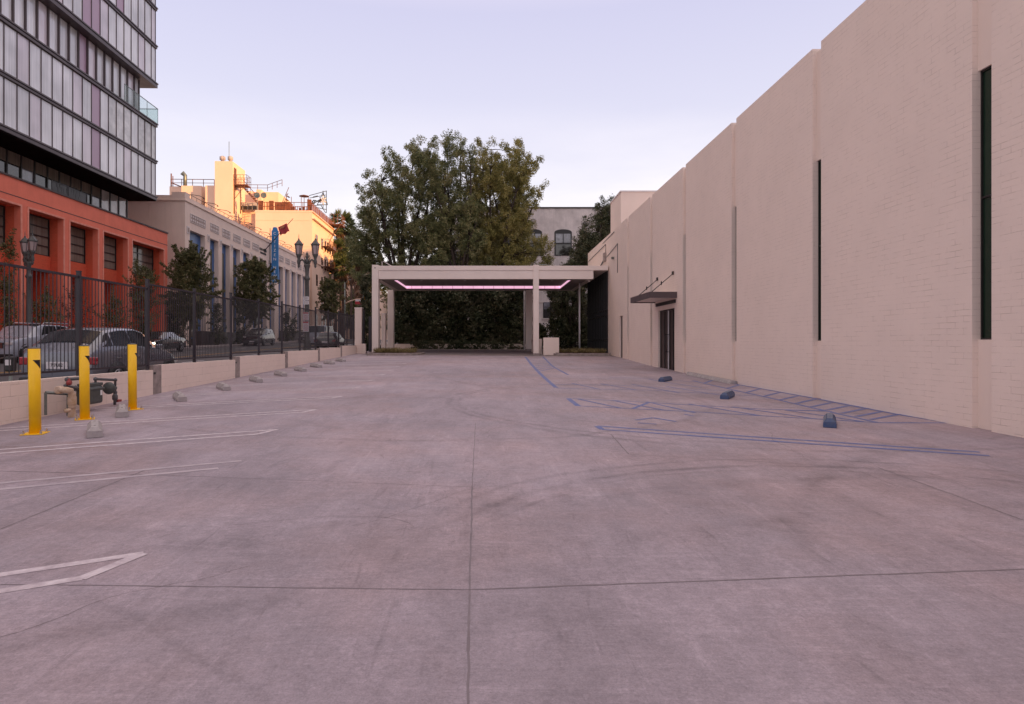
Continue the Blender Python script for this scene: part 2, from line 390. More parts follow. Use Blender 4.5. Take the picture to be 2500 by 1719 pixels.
M['bluetile'] = brickmat('blue_tile', (0.060, 0.145, 0.34), (0.10, 0.15, 0.26), 0.3, 0.3, 0.012, 0.35, 0.3, 0.12)
M['grille'] = mat('ornament_stucco', (0.42, 0.32, 0.28), 0.85, var=0.15, vscale=5)
M['signblue'] = mat('sign_blue', (0.035, 0.20, 0.48), 0.5, var=0.12, vscale=2)
M['signwhite'] = mat('sign_letter', (0.80, 0.80, 0.82), 0.5, var=0.03)
M['flagred'] = mat('flag_red', (0.42, 0.045, 0.055), 0.8, var=0.1)
M['flaggold'] = mat('flag_emblem', (0.50, 0.18, 0.09), 0.8, var=0.2)
M['hotel'] = mat('peach_plaster', (0.78, 0.54, 0.41), 0.85, var=0.05, vscale=0.3, bump=0.1, streak=0.05)
M['hotelgrey'] = mat('grey_plaster', (0.42, 0.38, 0.40), 0.85, var=0.06, vscale=0.3)
M['rustmetal'] = mat('rust_metal', (0.16, 0.055, 0.030), 0.7, var=0.3, vscale=4)
M['deckwood'] = mat('deck_wood', (0.22, 0.065, 0.030), 0.75, var=0.3, vscale=3)
M['greyplaster'] = mat('old_grey_plaster', (0.74, 0.67, 0.65), 0.9, var=0.18, vscale=0.9, bump=0.3, bscale=20, streak=0.25)
M['bark'] = mat('bark', (0.075, 0.055, 0.045), 0.95, var=0.3, vscale=5, bump=0.6, bscale=25)
M['palmbark'] = mat('palm_bark', (0.15, 0.10, 0.08), 0.95, var=0.3, vscale=5, bump=0.6, bscale=25)
M['ficus'] = leafmat('ficus_leaf', (0.085, 0.112, 0.050), (0.20, 0.215, 0.090), (0.36, 0.32, 0.17), 0.35)
M['ficusolive'] = leafmat('olive_leaf', (0.125, 0.13, 0.042), (0.28, 0.255, 0.08), (0.44, 0.37, 0.15), 0.35)
M['hedge'] = leafmat('hedge_leaf', (0.024, 0.038, 0.018), (0.075, 0.088, 0.042), (0.15, 0.13, 0.08), 0.2)
M['streetleaf'] = leafmat('street_tree_leaf', (0.05, 0.062, 0.025), (0.12, 0.125, 0.045), (0.25, 0.20, 0.10), cs=1.2)
M['redleaf'] = leafmat('reddish_leaf', (0.05, 0.025, 0.015), (0.16, 0.06, 0.04), (0.25, 0.12, 0.08), cs=2)
M['palmleaf'] = leafmat('palm_leaf', (0.030, 0.050, 0.016), (0.085, 0.11, 0.040), (0.14, 0.15, 0.06))
M['palmskirt'] = leafmat('dry_palm_leaf', (0.10, 0.055, 0.035), (0.22, 0.13, 0.085), (0.33, 0.20, 0.13))
M['grass'] = leafmat('dry_grass', (0.10, 0.085, 0.03), (0.24, 0.19, 0.08), (0.34, 0.27, 0.14), 0.3, cs=3)
M['soil'] = mat('bark_mulch', (0.07, 0.032, 0.022), 0.95, var=0.4, vscale=8, bump=0.8, bscale=30)
M['asphalt'] = mat('asphalt', (0.075, 0.068, 0.072), 0.85, var=0.22, vscale=0.8, bump=0.4, bscale=60)
M['walk'] = mat('sidewalk_concrete', (0.26, 0.22, 0.215), 0.85, var=0.12, vscale=1.2, bump=0.3)
M['earth'] = mat('far_ground', (0.10, 0.09, 0.085), 0.95, var=0.2, vscale=0.05)
M['roadyellow'] = mat('yellow_line', (0.45, 0.24, 0.05), 0.7, var=0.2)
M['lamp'] = mat('lamp_green_grey', (0.085, 0.085, 0.080), 0.5, var=0.15, vscale=8)
M['lampglass'] = glassmat('lantern_glass', (0.36, 0.27, 0.27), 0.25, 0.6)
M['silver'] = mat('silver_car_paint', (0.15, 0.155, 0.19), 0.28, metal=0.35, var=0.03, coat=0.8)
M['whitecar'] = mat('white_car_paint', (0.30, 0.31, 0.36), 0.25, var=0.02, coat=0.8)
M['darkcar'] = mat('dark_car_paint', (0.018, 0.018, 0.022), 0.22, var=0.05, coat=0.8)
M['charcoalcar'] = mat('charcoal_car_paint', (0.035, 0.03, 0.034), 0.25, var=0.05, coat=0.8)
M['carglass'] = glassmat('car_glass', (0.016, 0.016, 0.020), 0.03, 0.5)
M['tintglass'] = glassmat('tinted_glass', (0.012, 0.012, 0.015), 0.15, 0.12)
M['carglasslight'] = glassmat('car_glass_light', (0.20, 0.20, 0.23), 0.03, 1.0, var=0.4)
M['tyre'] = mat('tyre_rubber', (0.014, 0.013, 0.014), 0.85, var=0.2)
M['rim'] = mat('alloy_rim', (0.35, 0.34, 0.36), 0.3, metal=0.8, var=0.1)
M['trim'] = mat('car_black_trim', (0.012, 0.011, 0.012), 0.5, var=0.1)
M['chrome'] = mat('chrome', (0.6, 0.58, 0.6), 0.15, metal=1.0, var=0.05)
M['taillight'] = mat('red_lens', (0.35, 0.008, 0.018), 0.15, var=0.2, coat=1)
M['headlens'] = mat('head_lens', (0.45, 0.42, 0.42), 0.1, var=0.2, coat=1)
M['headon'] = emit('headlight_on', (1.0, 0.86, 0.62), 14)
M['tailon'] = emit('brake_light_on', (1.0, 0.16, 0.03), 3)
M['signred'] = mat('sign_red', (0.5, 0.03, 0.04), 0.5, var=0.1)
M['signsheet'] = mat('sign_white', (0.62, 0.58, 0.60), 0.5, var=0.05)
M['trafficyellow'] = mat('traffic_signal_yellow', (0.80, 0.30, 0.01), 0.5, var=0.1)
M['signamber'] = emit('signal_amber', (1.0, 0.35, 0.03), 2.0)
M['glassrail'] = None
mg, n_, l_, b_ = newmat('balustrade_glass')
b_.inputs['Base Color'].default_value = (0.72, 0.85, 0.84, 1); b_.inputs['Roughness'].default_value = 0.03
tr_ = n_.new('ShaderNodeBsdfTransparent'); tr_.inputs['Color'].default_value = (0.90, 0.95, 0.94, 1)
fz_ = n_.new('ShaderNodeTexNoise'); fz_.inputs['Scale'].default_value = 0.5
mr_ = n_.new('ShaderNodeMapRange'); mr_.inputs['To Min'].default_value = 0.88; mr_.inputs['To Max'].default_value = 0.94
l_.new(fz_.outputs['Fac'], mr_.inputs['Value'])
ms_ = n_.new('ShaderNodeMixShader'); l_.new(mr_.outputs[0], ms_.inputs[0]); l_.new(b_.outputs[0], ms_.inputs[1]); l_.new(tr_.outputs[0], ms_.inputs[2])
l_.new(ms_.outputs[0], n_['Material Output'].inputs['Surface'])
M['glassrail'] = mg
# ------------------------------------------------------------------ lot concrete (material)
def lot_material(name, base, dark=1.0):
    m, n, l, b = newmat(name)
    def N(t, **kw):
        x = n.new(t)
        for k, v in kw.items(): setattr(x, k, v)
        return x
    def math_(op, a, b_=None, c=None, clamp=False):
        x = N('ShaderNodeMath', operation=op); x.use_clamp = clamp
        for i, v in enumerate((a, b_, c)):
            if v is None: continue
            if isinstance(v, (int, float)): x.inputs[i].default_value = v
            else: l.new(v, x.inputs[i])
        return x.outputs[0]
    def noise(vec, scale, detail=6, rough=0.6, dist=0.0):
        x = N('ShaderNodeTexNoise'); x.inputs['Scale'].default_value = scale; x.inputs['Detail'].default_value = detail
        x.inputs['Roughness'].default_value = rough; x.inputs['Distortion'].default_value = dist
        l.new(vec, x.inputs['Vector']); return x.outputs['Fac']
    def rng_(v, a, b_, c, d):
        x = N('ShaderNodeMapRange'); x.inputs['From Min'].default_value = a; x.inputs['From Max'].default_value = b_
        x.inputs['To Min'].default_value = c; x.inputs['To Max'].default_value = d; l.new(v, x.inputs['Value']); return x.outputs[0]
    t = N('ShaderNodeTexCoord').outputs['Object']
    def mapped(sx, sy, rz=0.0):
        x = N('ShaderNodeMapping'); x.inputs['Rotation'].default_value = (0, 0, rz); x.inputs['Scale'].default_value = (sx, sy, 1)
        l.new(t, x.inputs[0]); return x.outputs[0]
    big = noise(t, 0.22, 5, 0.6, 0.3)                         # large cloudy areas
    mid = noise(mapped(1.2, 0.8, 0.5), 1.0, 9, 0.68, 0.8)      # trowel blotches
    str1 = noise(mapped(1.9, 0.55, 0.75), 1.0, 8, 0.7, 0.4)    # wiped streaks across the slabs
    str2 = noise(mapped(2.6, 0.5, -0.35), 0.9, 8, 0.7, 0.4)    # and the other way
    broom = noise(mapped(1.0, 55.0, 0.22), 2.2, 3, 0.6)        # fine broom lines
    fine = noise(t, 30, 7, 0.8)
    speck = noise(t, 90, 4, 0.85)
    grit = noise(t, 9, 9, 0.8)
    v = rng_(big, 0.32, 0.68, 0.84, 1.13)
    v = math_('MULTIPLY', v, rng_(mid, 0.3, 0.7, 0.85, 1.12))
    v = math_('MULTIPLY', v, rng_(str1, 0.32, 0.68, 0.90, 1.09))
    v = math_('MULTIPLY', v, rng_(str2, 0.32, 0.70, 0.92, 1.07))
    v = math_('MULTIPLY', v, rng_(broom, 0.3, 0.7, 0.95, 1.04))
    v = math_('MULTIPLY', v, rng_(fine, 0.3, 0.7, 0.80, 1.18))
    v = math_('MULTIPLY', v, math_('MULTIPLY', rng_(speck, 0.3, 0.7, 0.78, 1.18), rng_(grit, 0.35, 0.65, 0.88, 1.10)))
    sc1 = noise(mapped(7.0, 0.9, 0.9), 1.6, 7, 0.7, 0.6); sc2 = noise(mapped(8.0, 0.8, -0.7), 1.3, 7, 0.7, 0.6); sc3 = noise(mapped(1.0, 9.0, 0.25), 1.2, 7, 0.7, 0.4)
    v = math_('MULTIPLY', v, rng_(sc1, 0.57, 0.68, 1.0, 0.84)); v = math_('MULTIPLY', v, rng_(sc2, 0.57, 0.67, 1.0, 1.14)); v = math_('MULTIPLY', v, rng_(sc3, 0.56, 0.66, 1.0, 1.12))
    # worn curved wheel tracks: rings in plan, broken up by noise
    sp = N('ShaderNodeSeparateXYZ'); wob = N('ShaderNodeVectorMath', operation='MULTIPLY_ADD')
    wc = N('ShaderNodeTexNoise'); wc.inputs['Scale'].default_value = 0.5; l.new(t, wc.inputs['Vector'])
    l.new(wc.outputs['Color'], wob.inputs[0]); wob.inputs[1].default_value = (0.5, 0.5, 0); l.new(t, wob.inputs[2])
    l.new(wob.outputs[0], sp.inputs[0])
    brk = rng_(noise(mapped(1, 1, 0), 1.1, 8, 0.75), 0.40, 0.62, 0.05, 1.0)
    for cx, cy, rad, w, k in ((3.7, 3.6, 4.25, 0.09, 0.42), (3.9, 3.5, 4.75, 0.07, 0.25), (3.6, 3.9, 3.75, 0.05, 0.22), (-6, -3, 8.0, 0.05, 0.16), (-1.2, 16, 6.5, 0.12, 0.25), (5.5, 15, 6.2, 0.14, 0.35), (5.2, 15, 5.7, 0.10, 0.3), (7.0, -9.5, 17.0, 0.22, 0.20), (6.4, -8.0, 14.2, 0.20, 0.20), (9.0, 3.0, 6.6, 0.17, 0.22), (1.5, -14.0, 16.6, 0.14, 0.14), (-9, 4, 9.5, 0.16, 0.12),
                              (-14, 2.0, 15.6, 0.10, 0.12), (10.5, 26, 12.5, 0.22, 0.16), (-3, 12, 5.0, 0.12, 0.08), (4.5, 13.5, 3.1, 0.16, 0.12), (-4.0, -2.0, 7.4, 0.3, 0.12)):
        dx = math_('SUBTRACT', sp.outputs['X'], cx); dy = math_('SUBTRACT', sp.outputs['Y'], cy)
        d = math_('SQRT', math_('ADD', math_('MULTIPLY', dx, dx), math_('MULTIPLY', dy, dy)))
        e = math_('ABSOLUTE', math_('SUBTRACT', d, rad))
        s = math_('MULTIPLY', rng_(e, 0.0, w, 1.0, 0.0), brk)
        if rad < 7 and cx > 3 and cy < 10: s = math_('MULTIPLY', s, rng_(sp.outputs['Y'], 4.2, 6.0, 0.0, 1.0))
        v = math_('MULTIPLY', v, math_('SUBTRACT', 1.0, math_('MULTIPLY', s, k)))
    # dark spills and small spots
    vo = N('ShaderNodeTexVoronoi'); vo.inputs['Scale'].default_value = 1.15; vo.inputs['Randomness'].default_value = 1.0; l.new(t, vo.inputs['Vector'])
    sp1 = math_('MULTIPLY', rng_(vo.outputs['Distance'], 0.012, 0.035, 1.0, 0.0), rng_(noise(t, 0.8, 2), 0.5, 0.56, 0, 1))
    v = math_('MULTIPLY', v, math_('SUBTRACT', 1.0, math_('MULTIPLY', sp1, 0.55)))
    stain = rng_(noise(t, 0.55, 7, 0.7, 1.2), 0.60, 0.74, 0.0, 1.0)
    v = math_('MULTIPLY', v, math_('SUBTRACT', 1.0, math_('MULTIPLY', stain, 0.20)))
    mixc = N('ShaderNodeMix'); mixc.data_type = 'RGBA'
    mixc.inputs['A'].default_value = (*base, 1); mixc.inputs['B'].default_value = (base[0] * 1.03, base[1] * 0.95, base[2] * 0.90, 1)
    l.new(rng_(noise(t, 0.4, 5, 0.6), 0.42, 0.64, 0, 1), mixc.inputs['Factor'])
    # rusty smear near the left stalls
    rx = math_('SUBTRACT', sp.outputs['X'], -5.6); ry = math_('SUBTRACT', sp.outputs['Y'], 8.9)
    rd = math_('SQRT', math_('ADD', math_('MULTIPLY', rx, rx), math_('MULTIPLY', math_('MULTIPLY', ry, ry), 5.0)))
    rs = math_('MULTIPLY', rng_(rd, 0.1, 1.3, 1.0, 0.0), rng_(noise(mapped(1, 3, 0), 2.0, 6, 0.7), 0.42, 0.6, 0, 1))
    mr2 = N('ShaderNodeMix'); mr2.data_type = 'RGBA'; mr2.inputs['B'].default_value = (0.24, 0.13, 0.08, 1)
    l.new(math_('MULTIPLY', rs, 0.55), mr2.inputs['Factor']); l.new(mixc.outputs['Result'], mr2.inputs['A'])
    sc_ = N('ShaderNodeVectorMath', operation='SCALE'); l.new(mr2.outputs['Result'], sc_.inputs[0]); l.new(v, sc_.inputs['Scale'])
    l.new(sc_.outputs[0], b.inputs['Base Color'])
    l.new(rng_(mid, 0.3, 0.7, 0.62, 0.85), b.inputs['Roughness']); b.inputs['Specular IOR Level'].default_value = 0.35
    hgt = math_('ADD', math_('MULTIPLY', broom, 0.6), math_('ADD', math_('MULTIPLY', fine, 0.5), math_('MULTIPLY', mid, 0.8)))
    bp = N('ShaderNodeBump'); bp.inputs['Strength'].default_value = 0.35; bp.inputs['Distance'].default_value = 0.004
    l.new(hgt, bp.inputs['Height']); l.new(bp.outputs[0], b.inputs['Normal'])
    return m
M['lot'] = lot_material('lot_concrete', (0.328, 0.276, 0.314))
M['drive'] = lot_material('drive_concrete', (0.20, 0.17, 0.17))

# ------------------------------------------------------------------ the ground
def lot_left(y): return -7.95 - 0.0322 * y
def lotsheet(name, y0, y1, xr, ny, nx, m, dz=0.0, xl=None):
    g = MB(); vs = []
    for j in range(ny + 1):
        y = y0 + (y1 - y0) * j / ny; a = xl if xl is not None else lot_left(y)
        for i in range(nx + 1):
            x = a + (xr - a) * i / nx; vs.append((x, y, gL(x, y) + dz))
    g.add(vs, [(j * (nx + 1) + i, j * (nx + 1) + i + 1, (j + 1) * (nx + 1) + i + 1, (j + 1) * (nx + 1) + i) for j in range(ny) for i in range(nx)], 0, True)
    return struct(name, g, m)
lotsheet('parking_lot', -14, 58, 8.4, 72, 16, M['lot'])
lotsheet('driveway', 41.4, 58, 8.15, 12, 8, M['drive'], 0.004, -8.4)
def strip(name, l0, l1, s0, s1, dz, m, thick=0.0, n=60):
    g = MB(); vs = []
    for j in range(n + 1):
        s = s0 + (s1 - s0) * j / n
        vs += [(l0, s, gS(s) + dz), (l1, s, gS(s) + dz)]
        if thick: vs += [(l1, s, gS(s) + dz - thick), (l0, s, gS(s) + dz - thick)]
    k = 4 if thick else 2
    fs = []
    for j in range(n):
        a, b_ = j * k, (j + 1) * k
        fs.append((a, a + 1, b_ + 1, b_))
        if thick: fs += [(a + 1, a + 2, b_ + 2, b_ + 1), (a + 3, a, b_, b_ + 3)]
    g.add(vs, fs, 0, False)
    return struct(name, g, m, ('S', 0))
g = MB(); vs = []; NY = 60
for j in range(NY + 1):
    s = -60 + 1100 * (j / NY) ** 1.6
    for l in (-700, -60, 60, 700): vs.append((l, s, gS(s) - 0.62))
g.add(vs, [(j * 4 + i, j * 4 + i + 1, j * 4 + i + 5, j * 4 + i + 4) for j in range(NY) for i in range(3)], 0, True)
struct('ground', g, M['earth'], ('S', 0))
strip('road', -22.6, -10.3, -15, 420, 0.0, M['asphalt'], 0.5, 120)
strip('road', -10.3, -8.15, -15, 31, 0.0, M['asphalt'], 0.5, 20)
strip('sidewalk', -8.15, -7.97, -15, 31, 0.12, M['walk'], 0.8)
strip('sidewalk', -10.3, -7.97, 31, 49, 0.15, M['walk'], 0.8)
strip('sidewalk', -30.0, -22.6, -15, 125, 0.15, M['walk'], 0.8)
strip('cross_street', -60, -22.7, 126, 140, 0.006, M['asphalt'], 0.5, 4)
strip('cross_street', -10.2, 60, 126, 140, 0.006, M['asphalt'], 0.5, 4)
strip('sidewalk', -10.3, 20, 62, 124, 0.15, M['walk'], 0.8)
for l in (-16.35, -16.6): strip('road_marking', l, l + 0.12, -15, 120, 0.006, M['roadyellow'], 0, 40)
g = MB()
s = -10
while s < 120:
    for l in (-13.4, -19.6): g.quad((l, s, gS(s) + 0.006), (l + 0.12, s, gS(s) + 0.006), (l + 0.12, s + 2.5, gS(s + 2.5) + 0.006), (l, s + 2.5, gS(s + 2.5) + 0.006))
    s += 8
struct('road_marking', g, M['whitepaint'], ('S', 0))
g = MB()   # crosswalk bars far up the street
for i in range(9): 
    l = -21.8 + i * 1.3; g.quad((l, 120.5, gS(120) + 0.01), (l + 0.6, 120.5, gS(120) + 0.01), (l + 0.6, 123.5, gS(120) + 0.01), (l, 123.5, gS(120) + 0.01))
struct('road_marking', g, M['whitepaint'], ('S', 0))

# painted markings on the lot, each a thin sheet following the slab
def ribbon(g, pts, w, dz, wob=0.0, step=0.4):
    for (x0, y0), (x1, y1) in zip(pts, pts[1:]):
        L = math.hypot(x1 - x0, y1 - y0)
        if L < 1e-4: continue
        n = max(1, int(L / step)); nx, ny = -(y1 - y0) / L * w / 2, (x1 - x0) / L * w / 2
        vs = []
        for i in range(n + 1):
            t = i / n; x = x0 + (x1 - x0) * t; y = y0 + (y1 - y0) * t
            k = 1 + (random.uniform(-wob, wob) if wob else 0)
            for sg in (1, -1):
                px, py = x + nx * sg * k, y + ny * sg * k; vs.append((px, py, gL(px, py) + dz))
        g.add(vs, [(2 * i, 2 * i + 1, 2 * i + 3, 2 * i + 2) for i in range(n)])
def s2l(l, Y): return (l - 0.0322 * Y, Y)     # street-frame spot at measured depth Y -> lot frame
D = (math.cos(R(30)), math.sin(R(30)))
g = MB()
for k in range(-2, 12):
    if k == -1: continue
    base = s2l(-6.4, 8.13 + 2.62 * k if k > -2 else 2.02)
    tipd = 4.62 if k < 0 else 3.75
    w = 0.085; gap = 0.32
    P = lambda d, o: (base[0] + D[0] * d - D[1] * o, base[1] + D[1] * d + D[0] * o)
    a0, a1 = P(-1.45, -gap / 2), P(tipd - 0.25, -gap / 2); b0, b1 = P(-1.25, gap / 2), P(tipd + 0.1, gap / 2)
    ribbon(g, [a0, a1], w, 0.0025); ribbon(g, [b0, b1], w, 0.0025); ribbon(g, [(a1[0] - 0.03 * (b1[0] - a1[0]), a1[1] - 0.03 * (b1[1] - a1[1])), b1], w, 0.0032)
struct('stall_marking', g, M['whitepaint'])
M['wornpaint'] = mat('worn_marking', (0.40, 0.345, 0.375), 0.8, var=0.3, vscale=5, bump=0.2, bscale=60, col2=(0.315, 0.265, 0.30))
g = MB(); base = s2l(-6.4, 8.13 - 2.62); ribbon(g, [P(-1.45, -0.16), P(3.9, -0.16)], 0.09, 0.0025); ribbon(g, [P(-1.25, 0.16), P(4.2, 0.16)], 0.09, 0.0025); struct('stall_marking', g, M['wornpaint'])
def zl(zx, zy): return onlot(1250 + zx * 0.5386, 840 + zy * 0.5386)
blue = [  # (points, width) measured on the slab
    ([(2120, 490), (385, 372)], 0.10), ([(2165, 507), (410, 388)], 0.10), ([(385, 372), (410, 388)], 0.10),
    ([(60, 58), (125, 132), (200, 198)], 0.13), ([(140, 58), (190, 105), (255, 140)], 0.10),
    ([(255, 247), (300, 281)], 0.13), ([(255, 247), (500, 258), (1150, 296), (1420, 303)], 0.08), ([(300, 281), (800, 306), (1400, 341), (1600, 354)], 0.08),
    ([(300, 250), (500, 292)], 0.08), ([(450, 255), (690, 300)], 0.08), ([(620, 265), (545, 294)], 0.08), ([(610, 262), (830, 312)], 0.08),
    ([(800, 272), (1130, 326)], 0.08), ([(1000, 285), (1380, 340)], 0.08), ([(1240, 300), (1590, 352)], 0.08),
    ([(120, 182), (500, 188), (1030, 215)], 0.08), ([(200, 200), (640, 210), (1100, 236)], 0.08),
    ([(270, 178), (400, 206)], 0.07), ([(400, 180), (560, 208)], 0.07), ([(540, 182), (760, 222)], 0.07), ([(700, 192), (940, 232)], 0.07), ([(620, 160), (860, 198)], 0.07), ([(440, 150), (660, 160), (830, 172)], 0.07),
    ([(820, 166), (1000, 208), (1200, 252), (1450, 310), (1660, 357)], 0.10),
    ([(900, 160), (1150, 206), (1480, 268), (1740, 318), (1980, 358)], 0.12),
    ([(1660, 357), (1980, 358)], 0.10), ([(1400, 341), (1660, 357)], 0.08), ([(1240, 300), (1450, 306)], 0.07),
    ([(560, 345), (640, 335), (745, 352)], 0.08), ([(570, 358), (655, 364)], 0.08), ([(780, 318), (825, 327)], 0.06)]
g = MB()
for k, (pts, w) in enumerate(blue): ribbon(g, [zl(*p) for p in pts], w, 0.0025 + 0.0004 * (k % 5), 0.12)
for i in range(11):   # rungs between the wall line and the outer line
    t = i / 11
    ax, ay = zl(915 + (1810 - 915) * t ** 0.85, 163 + (335 - 163) * t ** 0.85); bx, by = zl(870 + (1690 - 870) * t ** 0.85, 178 + (357 - 178) * t ** 0.85)
    ribbon(g, [(ax, ay), (bx, by)], 0.10, 0.0045)
for i in range(9):    # rungs of the crossing by the canopy
    t = i / 9.0
    a = zl(62 + 66 * t, 60 + 72 * t); b_ = zl(142 + 60 * t, 60 + 55 * t); ribbon(g, [a, b_], 0.07, 0.0045)
struct('accessible_stall_marking', g, M['bluepaint'])
# sawn and sealed slab joints
M['joint'] = mat('joint_sealant', (0.13, 0.105, 0.115), 0.8, var=0.3, vscale=6, col2=(0.215, 0.18, 0.20))
def dl(x, y): return onlot(x * 1.0771, y * 1.0771)
g = MB()
def wobble(a, b_, n=26, am=0.004):
    return [(a[0] + (b_[0] - a[0]) * i / n + random.uniform(-am, am), a[1] + (b_[1] - a[1]) * i / n + random.uniform(-am, am)) for i in range(n + 1)]
for a, b_, w in (((1060, 1596), (1070, 1100), 0.013), ((1070, 1100), (1078, 960), 0.007), ((0, 1325), (1065, 1337), 0.010), ((1065, 1337), (2321, 1290), 0.015),
                 ((0, 1200), (330, 1065), 0.014), ((0, 1068), (330, 1076), 0.012), ((330, 1076), (1070, 1104), 0.006), ((1990, 1060), (2321, 1180), 0.014), ((1385, 985), (1425, 1030), 0.016),
                 ((1425, 1030), (1990, 1062), 0.008), ((600, 905), (1080, 900), 0.02), ((1080, 855), (1450, 850), 0.025)):
    pa, pb = dl(*a), dl(*b_); ribbon(g, wobble(pa, pb), w, 0.0018, 0.3)
struct('slab_joint', g, M['joint'])
M['faint'] = mat('hairline_crack', (0.17, 0.14, 0.145), 0.9, var=0.3)
g = MB()
for k in range(9):
    a = (random.uniform(-4, 6), random.uniform(3, 12)); ang = random.uniform(0, 6.28); pts = [a]
    for i in range(18):
        ang += random.uniform(-0.35, 0.35); pts.append((pts[-1][0] + 0.12 * math.cos(ang), pts[-1][1] + 0.12 * math.sin(ang)))
    ribbon(g, pts, 0.003, 0.0012, 0.3)
struct('crack', g, M['faint'])

# ------------------------------------------------------------------ painted brick building on the right
XW = 8.2; TOP = 7.47
bd = thing('brick_building', 'long cream painted brick building with narrow upright slot windows beside the lot', 'building', (18, 20, -1.2))
slots = [10.81, 16.15, 21.55, 27.0, 32.45, 37.9]
g = MB()
ys = [-14.0]
for f in slots: ys += [f - 0.42, f]
ys.append(44.0)
for i in range(0, len(ys), 2):
    a, b_ = ys[i], ys[i + 1]
    if i == 8:      # double door opening
        g.box(XW, 8.5, a, 28.2, -2, TOP); g.box(XW, 8.5, 28.2, 30.9, 1.57, TOP); g.box(XW, 8.5, 30.9, b_, -2, TOP)
    elif i == 12:
        g.box(XW, 8.5, a, 39.2, -2, TOP); g.box(XW, 8.5, 39.2, 40.1, 1.70, TOP); g.box(XW, 8.5, 40.1, b_, -2, TOP)
    else: g.box(XW, 8.5, a, b_, -2, TOP)
g.box(8.5, 32, -14, 43.99, -2, TOP - 0.35)
g.box(8.5, 32, 28.0, 53.0, -1.9, TOP - 0.36)
g.box(XW, 8.5, 44.0, 53.0, 5.2, TOP)
part('wall', g, M['paint_brick'], bd)
g = MB()
for f in slots:
    g.box(8.305, 8.5, f - 0.42, f, 4.62, TOP - 0.09); g.box(8.305, 8.5, f - 0.42, f, -2, 0.06)
g.box(8.5, 8.75, -14, 53, TOP - 0.35, TOP - 0.02)
part('recess_panel', g, M['plaster'], bd)
for k, f in enumerate(slots):
    g = MB(); g.box(8.375, 8.42, f - 0.42, f, 0.06, 4.62)
    w = part('window', g, M['slotglass'], bd)
    h = MB()
    for a, b_ in ((f - 0.42, f - 0.395), (f - 0.025, f)): h.box(8.345, 8.376, a, b_, 0.06, 4.62)
    for z0 in (0.06, 2.45, 4.59): h.box(8.343, 8.374, f - 0.395, f - 0.025, z0, z0 + 0.03)
    part('frame', h, M['frame'], w)
g = MB(); g.box(8.32, 8.37, 28.2, 30.9, -1.35, 1.57); dd = part('double_door', g, M['darkdoor'], bd)
h = MB()
for a in (28.22, 28.72, 29.26, 29.60, 30.12, 30.82): h.box(8.285, 8.32, a, a + 0.06, -1.30, 1.55)
h.box(8.285, 8.32, 28.2, 30.9, 1.50, 1.57)
part('door_frame', h, M['frame'], dd)
h = MB(); h.box(8.275, 8.318, 29.47, 29.52, -1.25, 1.52); part('light_gap', h, M['whitepole'], dd)
h = MB(); h.tube([(8.20, 29.38, -0.45), (8.20, 29.38, 0.45)], 0.018); h.tube([(8.20, 29.70, -0.45), (8.20, 29.70, 0.45)], 0.018)
for a in (29.38, 29.70):
    for z in (-0.4, 0.4): h.tube([(8.20, a, z), (8.31, a, z)], 0.012)
part('handle', h, M['black'], dd)
g = MB(); g.box(8.30, 8.36, 39.2, 40.1, -1.1, 1.70); sd_ = part('door', g, M['darkdoor'], bd)
h = MB(); h.lathe([(0.0, 8.22), (0.035, 8.22), (0.035, 8.30)], (0, 39.35, 0.25), 10, axis='x'); part('knob', h, M['bolt'], sd_)
g = MB(); g.box(8.15, 8.198, 28.0, 31.2, 1.78, 1.93)
for i in range(3): g.box(8.13, 8.15, 28.0, 31.2, 1.79 + i * 0.05, 1.81 + i * 0.05)
part('louver', g, M['frame'], bd)
g = MB(); g.box(6.98, 7.03, 27.8, 31.5, 1.98, 2.25); g.box(7.03, 8.198, 27.8, 27.85, 1.98, 2.25); g.box(7.03, 8.198, 31.45, 31.5, 1.98, 2.25)
aw = part('awning', g, M['bronze'], bd)
h = MB(); h.box(7.03, 8.198, 27.85, 31.45, 2.03, 2.08); part('soffit_panel', h, M['canopy'], aw)
for y in (28.35, 31.0):
    h = MB(); h.tube([(7.15, y, 2.22), (8.2, y, 3.12)], 0.018, 8); h.lathe([(0.001, 0), (0.03, 0.04), (0.03, 0.16), (0.001, 0.2)], (7.66, y, 2.58), 8)
    h.box(8.14, 8.199, y - 0.07, y + 0.07, 3.05, 3.2); h.box(7.09, 7.2, y - 0.04, y + 0.04, 2.2, 2.28)
    part('support_rod', h, M['black'], aw)
g = MB(); g.box(8.06, 8.198, 44.0 - 2.2, 44.0 - 1.9, 5.55, 5.68); part('wall_light', g, M['galv'], bd)
g = MB(); g.box(8.02, 8.198, 44.6, 45.0, 5.75, 6.35); part('junction_box', g, M['bareconc'], bd)
g = MB()
for k in range(3): g.tube([(8.14, 44.8, 6.1 - k * 0.12), (8.14, 47.5 + k * 0.3, 5.5), (8.14, 48.0 + k * 0.3, 5.36)], 0.022, 6)
g.tube([(8.17, 52.5, 6.75), (8.17, 44.75, 6.95), (8.17, 44.75, 6.2)], 0.022, 6); g.tube([(8.17, 44.4, 6.0), (8.17, 40.6, 6.35), (8.17, 40.6, 4.5)], 0.022, 6)
g.tube([(8.19, 46.0, 7.2), (8.17, 41.7, 7.3)], 0.02, 6)
part('conduit', g, M['pipe'], bd)
g = MB(); g.box(8.55, 19, 41.4, 44.9, TOP - 0.3, 9.85); pb_ = part('rooftop_room', g, M['plaster'], bd)
h = MB(); h.box(8.50, 19.05, 41.35, 44.95, 9.85, 9.93); part('coping', h, M['whitepole'], pb_)
g = MB(); g.box(8.30, 8.34, 44.06, 53, -1.2, 5.2); cw = part('curtain_wall', g, M['wallglass'], bd)
h = MB()
